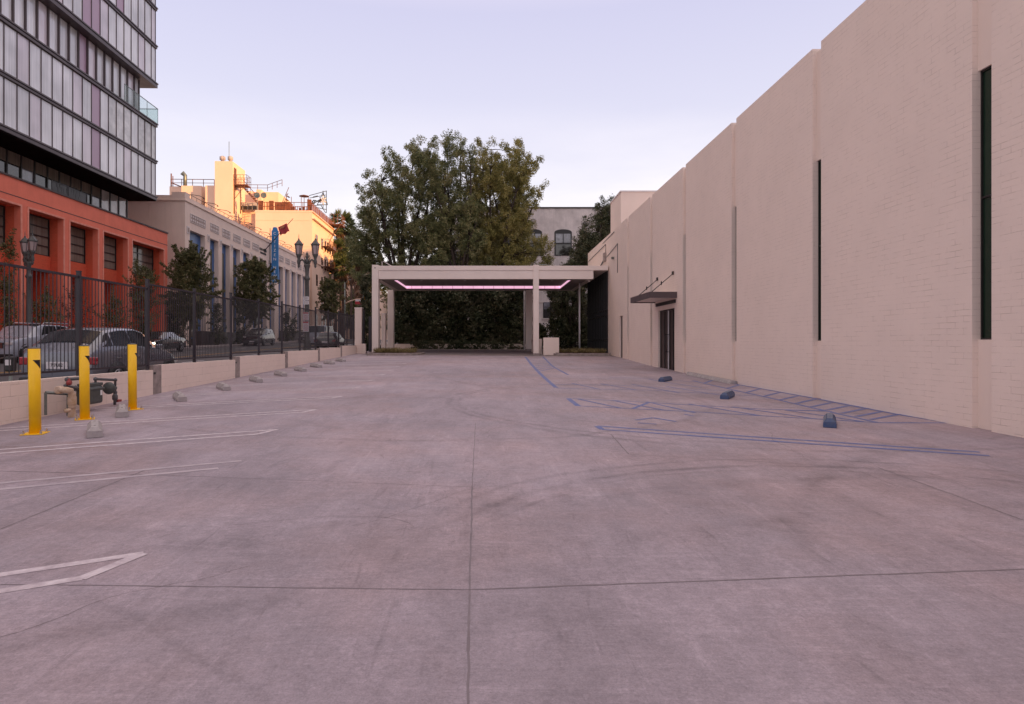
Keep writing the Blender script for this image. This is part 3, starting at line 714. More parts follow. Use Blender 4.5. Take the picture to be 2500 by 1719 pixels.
for i in range(13): y = 44.1 + i * 0.73; h.box(8.14, 8.30, y, y + 0.05, -1.2, 5.2)
for z in (1.9, 2.3, 0.2): h.box(8.16, 8.299, 44.06, 53, z, z + 0.08)
part('mullion', h, M['frame'], cw)
# long blue-grey stop lying against the foot of the wall
g = MB(); g.prism([(7.93, -0.02), (8.18, -0.02), (8.18, 0.09), (8.0, 0.11)], 'y', 21.0, 25.7)
g.v = [(x, y, z + gL(8.0, y) + 0.02) for x, y, z in g.v]
single('curb_strip', g, M['stop'], 'long low grey concrete curb lying along the foot of the painted brick wall', 'curb', (8.05, 23, gL(8, 23)), bevel=0.015)

# ------------------------------------------------------------------ drive-through canopy
cn = thing('entrance_canopy', 'flat roofed cream drive-through canopy with pink lit soffit', 'canopy', (-0.5, 48, -0.7))
def LX(px, Y): return (px - 1195) * Y / FPX
YF, YB = 43.5, 53.0
g = MB(); XL = LX(908, YF) + 0.02; XR = LX(1449, YF); XR2 = 8.12
g.box(XL + 0.1, XR2, YF + 0.02, YB + 0.35, 4.99, 5.30)
part('roof', g, M['canopy'], cn, bevel=0.01)
g = MB(); g.box(XL + 0.05, XR, YF + 0.06, YF + 0.45, 4.40, 4.985); g.box(XL + 0.05, XR, YB - 0.3, YB + 0.3, 4.40, 4.985)
g.box(XL + 0.05, XL + 0.45, YF + 0.45, YB - 0.3, 4.40, 4.985); g.box(XR - 0.35, XR, YF + 0.45, YB - 0.3, 4.40, 4.985)
part('fascia_beam', g, M['canopy'], cn)
xs0, xs1 = XL + 1.25, XR - 1.35; ysb = YB - 1.0; ysf = YF + 1.1
g = MB(); g.box(XL + 0.46, xs0, YF + 0.46, YB - 0.31, 4.41, 4.46); g.box(xs1, XR - 0.36, YF + 0.46, YB - 0.31, 4.41, 4.46)
g.box(xs0, xs1, YF + 0.46, ysf, 4.41, 4.46); g.box(xs0, xs1, ysb, YB - 0.31, 4.41, 4.46); g.box(xs0 + 0.02, xs1 - 0.02, ysf + 0.3, ysb - 0.9, 4.60, 4.63)
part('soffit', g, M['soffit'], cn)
part('light_strip', MB().box(xs0, xs1, ysb - 0.03, ysb - 0.005, 4.47, 4.80), M['pink'], cn)
part('light_strip', MB().box(xs0 + 0.005, xs0 + 0.03, ysf, ysb - 0.04, 4.47, 4.80), M['pink'], cn)
part('light_strip', MB().box(xs1 - 0.03, xs1 - 0.005, ysf, ysb - 0.04, 4.47, 4.80), M['pink'], cn)
n_s = 15
for i in range(n_s): x = xs0 + (xs1 - xs0) * (i + 0.5) / n_s; part('strip_bracket', MB().box(x - 0.012, x + 0.012, ysb - 0.045, ysb - 0.031, 4.47, 4.80), M['soffit'], cn)
for i in range(4): part('downlight', MB().lathe([(0.001, 0), (0.09, 0), (0.09, 0.02)], (-5 + i * 3.2, YF + 3.2, 4.575), 12), M['whitepole'], cn)
for (p0, p1, Y) in ((908, 923.5, YF), (1302, 1315.8, YF), (946, 961, YB - 0.35), (1284, 1300, YB - 0.35)):
    x0, x1 = LX(p0, Y), LX(p1, Y); zt = 5.36 if Y == YF else 4.41; yb = Y - 0.02 if Y == YF else Y
    xm = (x0 + x1) / 2
    g = MB(); g.box(x0, x1, yb, yb + 0.62 if Y == YF else yb + 0.5, gL(xm, Y) + 0.10, zt)
    c_ = part('column', g, M['canopy'], cn, bevel=0.012)
    part('footing', MB().box(x0 - 0.02, x1 + 0.02, yb - 0.02, yb + 0.64, gL(xm, Y) - 0.2, gL(xm, Y) + 0.098), M['bareconc'], c_)
    if p0 == 908: part('bolt_hole', MB().lathe([(0.001, yb - 0.004), (0.04, yb - 0.004), (0.04, yb + 0.01)], (xm, 0, 5.15), 10, axis='y'), M['black'], c_)
g = MB(); x = LX(931, YF)
g.tube([(x, YF + 0.3, 5.3), (x, YF + 0.3, 5.6), (x + 0.08, YF + 0.3, 5.64), (x + 0.7, YF + 1.2, 5.32)], 0.022, 6); part('roof_pipe', g, M['whitepole'], cn)
x = LX(1310, YF); g = MB(); g.tube([(x, YF + 0.8, 5.3), (x, YF + 0.8, 5.45), (x + 0.7, YF + 0.9, 5.5), (x + 1.3, YF + 1.0, 5.32)], 0.03, 6); g.box(x - 0.15, x + 0.35, YF + 0.9, YF + 1.3, 5.3, 5.42)
part('roof_pipe', g, M['galv'], cn)
g = MB(); g.lathe([(0.02, 0.0), (0.06, -0.05), (0.06, -0.12), (0.02, -0.16)], (XR - 0.2, YF + 0.7, 4.40), 10); part('security_camera', g, M['whitepole'], cn)

for px, lab in ((1280.5, 'thin white upright pole behind the right rear canopy column'), (1415, 'thin white upright pole standing in the planter by the dark glass wall')):
    Y = 53.6 if px < 1300 else 46.5
    x = LX(px, Y); g = MB(); g.tube([(x, Y, gL(x, 55) - 0.02), (x, Y, 4.4)], 0.075 if px < 1300 else 0.07, 10); g.lathe([(0.12, 0), (0.12, 0.03)], (x, Y, gL(x, 50) + 0.0), 12)
    g.lathe([(0.10, 0), (0.10, 0.05)], (x, Y, 1.6), 12)
    single('pole', g, M['whitepole'], lab, 'pole', (x, Y, -0.5))
x0, x1 = LX(1327, 43.2), LX(1365, 43.2)
single('low_wall', MB().box(x0, x1, 43.2, 43.6, -0.85, 0.38), M['plaster'], 'square cream low wall block beside the right front canopy column', 'wall', ((x0 + x1) / 2, 43.2, -0.75), bevel=0.01)
single('low_wall', MB().box(x0 - 0.45, x0 - 0.02, 44.3, 49, -0.85, 0.30), M['plaster'], 'narrow cream low wall set back behind the square block', 'wall', (x0 - 0.2, 45, -0.75), bevel=0.01)

# ------------------------------------------------------------------ leaves
def leafcloud(centers, radii, per, size, squash=1.0, flat=0.0, jit=0.35):
    """leaf-sized faces spread in round tufts; centers (n,3), radii (n,), per leaves a tuft"""
    c = np.repeat(np.asarray(centers, float), per, axis=0); r = np.repeat(np.asarray(radii, float), per)
    n = len(c); d = rng.normal(size=(n, 3)); d /= np.linalg.norm(d, axis=1)[:, None] + 1e-9
    rad = r * (rng.random(n) ** 0.45); p = c + d * rad[:, None] * np.array([1, 1, squash])
    nrm = d + rng.normal(size=(n, 3)) * 0.7; nrm[:, 2] += flat; nrm /= np.linalg.norm(nrm, axis=1)[:, None] + 1e-9
    a = np.cross(nrm, rng.normal(size=(n, 3))); a /= np.linalg.norm(a, axis=1)[:, None] + 1e-9; b = np.cross(nrm, a)
    s = size * (1 + rng.uniform(-jit, jit, n))[:, None]
    v = np.stack([p - a * s, p - b * s * 0.45, p + a * s, p + b * s * 0.45], axis=1).reshape(-1, 3)
    return v
def bladecloud(base, tip, w):
    base = np.asarray(base); tip = np.asarray(tip); n = len(base); d = tip - base
    a = np.cross(d, rng.normal(size=(n, 3))); a /= np.linalg.norm(a, axis=1)[:, None] + 1e-9; w = np.asarray(w).reshape(-1, 1) if np.ndim(w) else w
    mid = base + d * 0.55
    return np.stack([base, mid - a * w, tip, mid + a * w], axis=1).reshape(-1, 3)
def quadmesh(name, v, m, t=None, off=(0, 0, 0)):
    v = np.asarray(v, dtype=np.float32) - np.array(off, dtype=np.float32); nq = len(v) // 4
    me = bpy.data.meshes.new(name); me.vertices.add(nq * 4); me.vertices.foreach_set('co', v.ravel())
    me.loops.add(nq * 4); me.loops.foreach_set('vertex_index', np.arange(nq * 4, dtype=np.int32))
    me.polygons.add(nq); me.polygons.foreach_set('loop_start', np.arange(0, nq * 4, 4, dtype=np.int32))
    me.polygons.foreach_set('loop_total', np.full(nq, 4, dtype=np.int32)); me.update(calc_edges=True); me.materials.append(m)
    o = bpy.data.objects.new(name, me); COL.objects.link(o)
    if t is not None: o.parent = t
    return o
# ------------------------------------------------------------------ retaining wall and fence along the street
FL = 7.8
secs = [(-6.5, 0.0, -0.97), (0.0, 5.2, -0.86), (5.2, 10.5, -0.76), (10.5, 15.72, -0.66), (15.72, 21.25, -0.55), (21.25, 27.0, -0.455), (27.0, 32.9, -0.355), (32.9, 38.7, -0.26), (38.7, 44.2, -0.155)]
secs = [secs[0], secs[1], (5.2, 15.72, -0.66)] + secs[4:]
rw = thing('retaining_wall', 'low stepped cream painted block wall carrying the black metal fence', 'wall', (-FL, 18, -1.3), STR(FL))
g = MB(); cap = MB(); pil = MB(); hol = MB()
for i, (a, b_, zt) in enumerate(secs):
    g.box(-FL - 0.2, -FL, a + (0.42 if i > 2 else 0), b_, -2.1, zt)
    if i > 2:
        pil.box(-FL - 0.2, -FL + 0.004, a, a + 0.418, -2.1, zt); hol.box(-FL, -FL + 0.012, a + 0.02, a + 0.12, zt - 0.22, zt - 0.17)
part('block_course', g, M['block'], rw)
part('concrete_pilaster', pil, M['bareconc'], rw); part('drain_slot', hol, M['black'], rw)
g = MB(); g.box(-FL + 0.005, -FL + 0.02, 15.74, 15.95, -1.27, -1.18)
fn = thing('metal_fence', 'tall black metal picket fence on top of the cream block wall', 'fence', (-FL - 0.1, 18, -0.6), STR(FL))
posts = [-4.6, -1.8, 1.0, 3.8, 7.0, 9.9, 12.88, 15.62, 18.3, 21.1, 23.9, 26.85, 29.7, 32.75, 35.7, 38.55, 41.2, 43.5]
def steps(y):
    for a, b_, z in secs:
        if a <= y < b_: return z
    return -0.155
for y in posts:
    z = steps(y - 0.1); z2 = steps(y + 0.25)
    g = MB(); g.box(-FL - 0.125, -FL - 0.055, y - 0.035, y + 0.035, z - 0.02, max(z, z2) + 2.10); g.box(-FL - 0.13, -FL - 0.05, y - 0.04, y + 0.04, max(z, z2) + 2.10, max(z, z2) + 2.125)
    part('post', g, M['fence'], fn)
for a, b_ in zip(posts, posts[1:]):
    z = steps((a + b_) / 2); g = MB(); lo, hi = z + 0.12, z + 2.0
    g.box(-FL - 0.11, -FL - 0.07, a + 0.036, b_ - 0.036, lo - 0.02, lo + 0.02); g.box(-FL - 0.11, -FL - 0.07, a + 0.036, b_ - 0.036, hi - 0.02, hi + 0.025)
    n = int(round((b_ - a) / 0.114))
    for i in range(1, n):
        y = a + (b_ - a) * i / n; g.box(-FL - 0.096, -FL - 0.084, y - 0.0065, y + 0.0065, lo + 0.02, hi - 0.021)
    part('picket_panel', g, M['fence'], fn)
# gate pillars and dark gate leaves by the canopy
def pillar(px0, px1, Y, zt, lab, zb=-1.0):
    x0, x1 = LX(px0, Y), LX(px1, Y)
    t = thing('gate_pillar', lab, 'pillar', ((x0 + x1) / 2, Y + 0.25, zb + 0.2))
    part('shaft', MB().box(x0, x1, Y, Y + 0.5, zb, zt - 0.05), M['plaster'], t, bevel=0.01)
    part('cap', MB().box(x0 - 0.02, x1 + 0.02, Y - 0.02, Y + 0.52, zt - 0.05, zt + 0.03), M['canopy'], t)
pillar(866, 883, 45.0, 2.5, 'square cream pillar ending the black metal fence by the canopy')
pillar(931, 941, 50.5, 2.35, 'narrow cream pillar between the two left canopy columns')
single('metal_gate', MB().box(LX(900, 44), LX(907, 44), 44.0, 47.5, -0.6, 1.85), M['fence'], 'dark metal gate leaf just left of the front canopy column', 'gate', (LX(903, 44), 44, -0.6))
single('metal_gate', MB().box(LX(886, 45.4), LX(890, 45.4), 45.3, 45.6, -0.6, 2.4), M['fence'], 'thin dark gate post standing against the cream pillar at the fence end', 'gate', (LX(888, 45), 45.3, -0.6))
x0, x1 = LX(868, 44.3), LX(893, 44.3)
single('low_wall', MB().box(x0, x1, 44.25, 44.7, -1.0, -0.03), M['block'], 'short cream block wall return at the foot of the gate pillar', 'wall', ((x0 + x1) / 2, 44.3, -0.75))

# ------------------------------------------------------------------ bollards
def bollard_proto(lab, org, rz):
    t = thing('bollard', lab, 'bollard', (0, 0, 0), STR(6.7), 'yellow bollards around the gas meter'); t['_o'] = [0, 0, 0]
    H = 1.30; r = 0.079
    g = MB(); g.lathe([(r, 0.01), (r, H)], n=32); part('post', g, M['yellow'], t)
    g = MB(); g.lathe([(r - 0.002, H), (r - 0.006, H + 0.012), (r * 0.6, H + 0.022), (0.001, H + 0.026)], n=32); part('cap', g, M['pipe'], t)
    g = MB(); g.box(-0.15, 0.15, -0.15, 0.15, 0.0, 0.012); part('base_plate', g, M['yellow'], t, bevel=0.003)
    for sx in (-1, 1):
        for sy in (-1, 1):
            g = MB(); g.lathe([(0.02, 0.012), (0.02, 0.03), (0.012, 0.032), (0.012, 0.065), (0.001, 0.068)], (sx * 0.115, sy * 0.115, 0), 6, smooth=False); part('bolt', g, M['bolt'], t)
    # black arrow head marking wrapped on the post
    g = MB(); vs = []; fs = []
    def tri(a0, a1, z0, z1):
        b0 = len(vs); n = 8
        for i in range(n + 1):
            a = a0 + (a1 - a0) * i / n; zz = z1 + (z0 - z1) * i / n
            vs.append(((r + 0.0015) * math.cos(a), (r + 0.0015) * math.sin(a), z1)); vs.append(((r + 0.0015) * math.cos(a), (r + 0.0015) * math.sin(a), zz))
        for i in range(n): fs.append((b0 + 2 * i, b0 + 2 * i + 1, b0 + 2 * i + 3, b0 + 2 * i + 2))
    tri(R(-85), R(-5), H - 0.31, H - 0.17); g.add(vs, fs, 0, True); part('arrow_mark', g, M['black'], t)
    place(t, org, STR(6.7), rz); return t
def gw(l, Y): w = S2W(l, Y + 0.0322 * abs(l), 0); return gL(w.x, w.y)
bp_ = bollard_proto('yellow steel bollard nearest the camera, left of the gas pipes', (-6.63, 9.73, gw(-6.63, 9.73)), R(14))
b2 = dup(bp_, label='yellow steel bollard in front of the grey gas meter, middle of three'); place(b2, (-6.85, 11.36, gw(-6.85, 11.36)), STR(6.7), R(30))
b3 = dup(bp_, label='yellow steel bollard farthest from the camera, right of the gas meter pipes'); place(b3, (-6.74, 12.76, gw(-6.74, 12.76)), STR(6.7), R(50))
for o, r_ in ((bp_, R(14)), (b2, R(30)), (b3, R(52))): o.rotation_euler = (R(0.4), R(-0.5), AS + r_)

# ------------------------------------------------------------------ gas meter set and pipes
def zq(zx, zy, l): return q(zx * 0.2067, 760 + zy * 0.2067, l)
LM = -7.45
gm = thing('gas_meter', 'dark grey gas meter with regulator and pipes mounted at the cream block wall', 'gas meter', (LM, 12.6, -1.3), STR(7.5))
a = zq(945, 880, LM); b_ = zq(1190, 1100, LM)
g = MB(); g.box(LM - 0.10, LM + 0.10, a[1] + 0.02, b_[1] - 0.06, b_[2] + 0.04, a[2] - 0.02); part('meter_body', g, M['meter'], gm, bevel=0.05)
g = MB(); g.box(LM - 0.115, LM + 0.115, a[1], b_[1] - 0.04, a[2] - 0.10, a[2] - 0.07); g.box(LM - 0.09, LM + 0.09, a[1] + 0.06, b_[1] - 0.06, a[2] - 0.03, a[2] + 0.03); part('meter_collar', g, M['meter'], gm, bevel=0.01)
g = MB(); p = zq(1138, 960, LM); g.box(LM + 0.101, LM + 0.107, p[1] - 0.03, p[1] + 0.03, p[2] - 0.05, p[2] + 0.05); part('meter_tag', g, M['signwhite'], gm)
def zpath(pts, l): return [zq(x, y, l) for x, y in pts]
def elbowed(g, pts, r, n=10):
    g.tube(pts, r, n)
    for p in pts[1:-1]: g.lathe([(0.001, -r * 1.5), (r * 1.25, -r * 0.9), (r * 1.45, 0), (r * 1.25, r * 0.9), (0.001, r * 1.5)], p, 10)
g = MB(); elbowed(g, zpath([(1132, 875), (1132, 800), (1365, 812), (1365, 960), (1358, 1105)], LM), 0.028); p = zq(1362, 1010, LM); g.lathe([(0.03, -0.08), (0.055, -0.05), (0.055, 0.02), (0.03, 0.07)], p, 10)
part('outlet_pipe', g, M['pipe'], gm)
g = MB(); elbowed(g, zpath([(1010, 875), (1000, 788), (800, 805), (785, 885), (900, 905), (960, 915)], LM - 0.02), 0.032); part('inlet_pipe', g, M['pipe'], gm)
g = MB(); p = zq(820, 845, LM + 0.05); g.lathe([(0.001, -0.03), (0.045, -0.03), (0.045, 0.03), (0.001, 0.03)], p, 10, axis='x'); g.lathe([(0.02, 0), (0.02, 0.08)], p, 8); part('red_cap', g, M['rustred'], gm)
g = MB(); p = zq(1290, 908, LM + 0.06); g.lathe([(0.001, -0.06), (0.09, -0.05), (0.125, -0.015), (0.125, 0.015), (0.09, 0.05), (0.001, 0.06)], p, 20, axis='y')
g.tube([p, zq(1365, 905, LM)], 0.04, 10); part('regulator', g, M['meter'], gm)
g = MB(); p = zq(1385, 1060, LM); g.box(p[0] - 0.03, p[0] + 0.05, p[1] - 0.05, p[1] + 0.1, p[2] - 0.02, p[2] + 0.03); part('shutoff_valve', g, M['rustred'], gm, bevel=0.008)
wp = thing('vent_pipe', 'cream painted thick drain pipe with elbows and stained fittings against the wall', 'pipe', (-7.25, 11.6, -1.35), STR(7.3))
lp = -7.25; g = MB(); pts = [zq(705, 930, lp - 0.2), zq(790, 930, lp - 0.05), zq(838, 940, lp), zq(856, 985, lp), zq(856, 1275, lp)]; g.tube(pts, 0.058, 16); part('pipe', g, M['pvc'], wp)
for zy, r, hh in ((990, 0.068, 0.03), (1055, 0.078, 0.07), (1115, 0.068, 0.03), (1180, 0.066, 0.03), (1240, 0.074, 0.06)):
    p = zq(856, zy, lp); part('coupling', MB().lathe([(r * 0.9, -hh), (r * 0.93, -hh * 0.95), (r * 0.93, hh * 0.95), (r * 0.9, hh)], p, 20, smooth=False), M['pvc'], wp)
p = zq(708, 930, lp - 0.19); part('coupling', MB().lathe([(0.058, -0.05), (0.072, -0.04), (0.072, 0.06), (0.058, 0.07)], p, 16, axis='y'), M['pvc'], wp)
p = zq(815, 1170, lp + 0.05); part('cleanout_plug', MB().lathe([(0.001, -0.09), (0.035, -0.09), (0.035, 0.02)], p, 12, axis='y'), M['pvc'], wp)
ag = thing('angle_frame', 'galvanised steel angle frame standing around a shallow pit at the wall', 'frame', (-7.5, 11.3, -1.35), STR(7.5))
g = MB(); l0 = -7.60; l1 = -7.25
A_, B_, C_, D_ = zq(545, 960, l0), zq(810, 975, l0 + 0.15), zq(805, 1245, l0 + 0.15), zq(545, 1225, l0)
for p0, p1 in ((D_, A_), (A_, B_), (B_, C_)): 
    g.tube([p0, p1], 0.028, 4, smooth=False); part('angle_bar', g, M['galv'], ag); g = MB()
g.tube([C_, (C_[0] + 0.2, C_[1] - 0.35, C_[2] - 0.02)], 0.028, 4, smooth=False); part('angle_bar', g, M['galv'], ag)

# ------------------------------------------------------------------ wheel stops
def stop_mesh(L=0.95, W=0.205, Hh=0.155):
    g = MB(); vs = []
    # sections along the length: the ends are chamfered
    for (y, w, h, tw) in ((0, W, 0.10, 0.9), (0.06, W, Hh, 0.45), (L - 0.06, W, Hh, 0.45), (L, W, 0.10, 0.9)):
        for (x, z) in ((-w / 2, 0), (-w / 2, min(h, 0.055)), (-w * tw / 2, h), (w * tw / 2, h), (w / 2, min(h, 0.055)), (w / 2, 0)): vs.append((x, y, z))
    fs = [(0, 1, 2, 3, 4, 5)[::-1], (18, 19, 20, 21, 22, 23)]
    for s_ in range(3):
        for i in range(6): fs.append((s_ * 6 + i, s_ * 6 + (i + 1) % 6, (s_ + 1) * 6 + (i + 1) % 6, (s_ + 1) * 6 + i))
    return g.add(vs, fs)
M['worngrey'] = mat('worn_grey_blue', (0.17, 0.18, 0.22), 0.85, var=0.3, vscale=9, bump=0.4, bscale=50, col2=(0.09, 0.11, 0.17))
def make_stop(lab, m, grp):
    t = thing('wheel_stop', lab, 'wheel stop', (0, 0, 0), LOT, grp); t['_o'] = [0, 0, 0]
    part('block', stop_mesh(), m, t, bevel=0.006)
    if m is M['stopblue']:
        g = MB(); g.quad((-0.045, 0.075, 0.157), (0.045, 0.075, 0.157), (0.045, 0.875, 0.157), (-0.045, 0.875, 0.157)); g.quad((-0.0995, 0.08, 0.070), (-0.054, 0.08, 0.150), (-0.054, 0.87, 0.150), (-0.0995, 0.87, 0.070)); part('worn_top', g, M['worngrey'], t)
    for y in (0.22, 0.74): part('rebar_hole', MB().lathe([(0.001, 0.152), (0.016, 0.152), (0.016, 0.158), (0.001, 0.158)], (0, y, 0), 8), M['black'], t)
    return t
ords = ['nearest the camera', 'second', 'third', 'fourth', 'fifth', 'sixth', 'seventh', 'eighth', 'ninth', 'farthest']
grey = None
sp_ = [(-5.5, 9.35), (-6.3, 11.55)] + [(-6.38, 14.15 + 2.62 * k) for k in range(9)]
for k, (l, Y) in enumerate(sp_[:10]):
    x, y = s2l(l, Y)
    if k == 0: lab = 'grey concrete wheel stop with a chipped end, nearest the camera in front of the bollards'
    elif k == 1: lab = 'grey concrete wheel stop between the middle bollard and the far bollard'
    elif k == 2: lab = 'grey concrete wheel stop next after the bollards along the block wall'
    elif k == 9: lab = 'grey concrete wheel stop farthest along the wall, closest to the canopy planter'
    else: lab = 'grey concrete wheel stop, %s one counted from the camera along the street wall' % ords[k]
    if grey is None: grey = make_stop(lab, M['stop'], 'grey wheel stops along the street wall'); o = grey
    else: o = dup(grey, label=lab)
    o.location = (x, y, gL(x, y) + ZC + 0.002); o.rotation_euler = (R(1.1), 0, R(34 + random.uniform(-2.5, 2.5)) if k > 1 else R((32, 30)[k]))
bl = None
for k, (px, py, lab) in enumerate(((2026, 1045, 'blue painted wheel stop nearest the camera on the right, worn grey on top'), (1768, 975, 'blue painted wheel stop in the middle of the three beside the brick building'),
                                   (1614, 932.5, 'blue painted wheel stop farthest away, in front of the double door'))):
    x, y = onlot(px, py)
    if bl is None: bl = make_stop(lab, M['stopblue'], 'blue wheel stops of the accessible stalls'); o = bl
    else: o = dup(bl, label=lab)
    o.location = (x, y, gL(x, y) + ZC + 0.002); o.rotation_euler = (R(0.6), 0, R((-28, -30, -33)[k]))

# ------------------------------------------------------------------ planters
def planter(x0, x1, y0, y1, lab, glab, n, cham):
    t = thing('planter_bed', lab, 'planter', ((x0 + x1) / 2, (y0 + y1) / 2, gL((x0 + x1) / 2, y0)))
    z0 = gL((x0 + x1) / 2, y0) - 0.1; z1 = z0 + 0.26
    pts = [(x0, y0), (x1 - cham, y0), (x1, y0 + 0.5 * (y1 - y0)), (x1, y1), (x0, y1)]
    g = MB(); g.prism(pts, 'z', z0, z1); part('curb', g, M['bareconc'], t, bevel=0.02)
    ins = [(x0 + 0.15, y0 + 0.15), (x1 - cham - 0.1, y0 + 0.15), (x1 - 0.16, y0 + 0.5 * (y1 - y0) + 0.08), (x1 - 0.16, y1 - 0.15), (x0 + 0.15, y1 - 0.15)]
    g = MB(); g.prism(ins, 'z', z1, z1 + 0.03); part('mulch', g, M['soil'], t)
    B, T, W = [], [], []
    for _ in range(n):
        cx, cy = random.uniform(x0 + 0.3, x1 - 0.4), random.uniform(y0 + 0.3, y1 - 0.2); h = random.uniform(0.20, 0.38)
        for _ in range(50):
            a = random.uniform(0, 6.28); r = random.uniform(0, 0.06); s = random.uniform(0.05, 0.24)
            B.append((cx + r * math.cos(a), cy + r * math.sin(a), z1 + 0.02)); T.append((cx + (r + s) * math.cos(a), cy + (r + s) * math.sin(a), z1 + h * random.uniform(0.5, 1.15)))
    o = quadmesh('grass', bladecloud(B, T, 0.010), M['grass'], None, ((x0 + x1) / 2, (y0 + y1) / 2, z1)); o.location = ((x0 + x1) / 2, (y0 + y1) / 2, z1 + ZC)
    tag(o, glab, 'grass', kind='stuff')
Y = 41.0
planter(LX(897, Y), LX(1026, Y), 40.7, 43.9, 'kerbed planter bed at the foot of the left canopy column', 'dry tufts of grass in the left canopy planter', 85, 0.5)
planter(LX(1352, 43), 8.15, 42.3, 46.6, 'kerbed planter bed between the low wall block and the brick building', 'pale tufts of grass in the right planter under the canopy edge', 90, 0.1)

# ------------------------------------------------------------------ big ficus trees behind the canopy
def inpoly(x, y, poly):
    c = False; j = len(poly) - 1
    for i in range(len(poly)):
        if (poly[i][1] > y) != (poly[j][1] > y) and x < (poly[j][0] - poly[i][0]) * (y - poly[i][1]) / (poly[j][1] - poly[i][1]) + poly[i][0]: c = not c
        j = i
    return c
def limb(g, p0, p1, r0, r1, bend=0.5, n=6):
    p0, p1 = Vector(p0), Vector(p1); off = Vector((random.uniform(-1, 1), random.uniform(-1, 1), random.uniform(0, 0.5))) * bend
    pts = []; rs = []
    for i in range(n + 1):
        t = i / n; pts.append(p0.lerp(p1, t) + off * math.sin(math.pi * t)); rs.append(r0 + (r1 - r0) * t)
    g.tube(pts, rs, 6); return pts
def bigtree(lab, name, cat, poly, Y, thick, fanx, m, nclump, trunkx, zfoot, grp, leaf=0.078, cr=(0.42, 0.78), per=74, sub=8, skip=0.0):
    """poly: real crown outline (x, z) at distance Y, filled with upright tufts on limbs"""
    t = thing(name, lab, cat, (trunkx, Y, zfoot), LOT, grp)
    xs = [p[0] for p in poly]; zs = [p[1] for p in poly]; cx = (min(xs) + max(xs)) / 2; hw = (max(xs) - min(xs)) / 2
    cl = []; tries = 0
    while len(cl) < nclump and tries < nclump * 40:
        tries += 1
        x, z = random.uniform(min(xs), max(xs)), random.uniform(min(zs), max(zs))
        if not inpoly(x, z, poly): continue
        w = math.sqrt(max(0.1, 1 - ((x - cx) / (hw * 1.15)) ** 2))
        y = Y + random.uniform(-1, 1) * thick * w
        if any((x - a) ** 2 + (y - b) ** 2 * 0.5 + (z - c) ** 2 < 0.36 for a, b, c in cl): continue
        cl.append((x, y, z))
    g = MB(); foot = Vector((trunkx, Y, zfoot)); H = max(zs) - zfoot
    fork = foot + Vector((0, 0, H * 0.22)); g.tube([foot, foot + Vector((0.1, 0, H * 0.1)), fork], [0.42, 0.34, 0.30], 8)
    nodes = []
    nl = 9
    for i in range(nl):
        tx = min(xs) + (max(xs) - min(xs)) * (i + 0.5) / nl
        tops = [c for c in cl if abs(c[0] - tx) < hw / nl * 1.6]
        if not tops: continue
        tp = max(tops, key=lambda c: c[2]); pts = limb(g, fork, tp, 0.20, 0.03, 0.9, 9); nodes += [(p, k) for k, p in enumerate(pts[2:])]
    for c in cl:
        v = Vector(c); best = min(nodes, key=lambda n: (n[0] - v).length + (3 if n[0].z > v.z else 0))[0]
        if (best - v).length > 0.3: limb(g, best, v, 0.045, 0.015, 0.25, 3)
    part('trunk', g, M['bark'], t)
    cen, rad = [], []
    for x, y, z in cl:
        R_ = random.uniform(*cr); lean = (x - fanx) / 9.0
        for _ in range(sub):
            u = random.uniform(-1, 1); a = random.uniform(0, 6.28); rr = R_ * math.sqrt(random.random()) * (1 - 0.45 * max(0, u))
            cen.append((x + rr * math.cos(a) + lean * u * R_ * 1.2, y + rr * math.sin(a), z + u * R_ * 1.3)); rad.append(random.uniform(0.24, 0.42))
    v = leafcloud(cen, rad, per, leaf, 1.2)
    quadmesh('crown', v, m, t, (trunkx, Y, zfoot))
    return t
def PP(pts, Y): return [((x * 1.0771 - 1195) * Y / FPX, (838 - y * 1.0771) * Y / FPX) for x, y in pts]
Y = 61.0
def blob(pts): return PP(pts, Y)
left_p = blob([(806, 640), (800, 560), (806, 500), (818, 470), (812, 440), (830, 432), (838, 460), (846, 405), (868, 405), (878, 440), (884, 365), (905, 338), (922, 360), (926, 420), (938, 330), (950, 322), (958, 350), (972, 325), (990, 345), (996, 400), (1002, 440), (1020, 470), (1030, 560), (1030, 640)])
mid_p = blob([(960, 640), (975, 560), (985, 480), (1000, 400), (1002, 335), (1014, 316), (1026, 335), (1030, 370), (1040, 325), (1052, 322), (1064, 338), (1070, 370), (1078, 420), (1092, 500), (1110, 600), (1110, 640)])
right_p = blob([(1045, 640), (1050, 540), (1066, 440), (1074, 358), (1086, 342), (1096, 346), (1103, 366), (1112, 348), (1124, 356), (1131, 384), (1140, 352), (1152, 334), (1168, 336), (1180, 352), (1190, 365), (1206, 370), (1212, 400), (1216, 428), (1232, 436), (1228, 455), (1208, 478), (1204, 530), (1226, 545), (1240, 575), (1238, 605), (1210, 640)])
gb = -0.9
bigtree('tall dark green ficus tree, left of the three behind the canopy', 'ficus_tree', 'tree', left_p, 61.5, 3.6, LX(1080, 61), M['ficus'], 300, LX(985, 61), gb, 'ficus trees behind the canopy')
bigtree('tall narrow grey-green ficus tree in the middle behind the canopy', 'ficus_tree', 'tree', mid_p, 59.5, 2.2, LX(1110, 61), M['ficus'], 130, LX(1130, 61), gb, 'ficus trees behind the canopy', sub=8)
bigtree('tall olive green ficus tree, right of the three behind the canopy', 'ficus_tree', 'tree', right_p, 61.5, 3.4, LX(1180, 61), M['ficusolive'], 265, LX(1225, 61), gb, 'ficus trees behind the canopy')
Y = 60.0
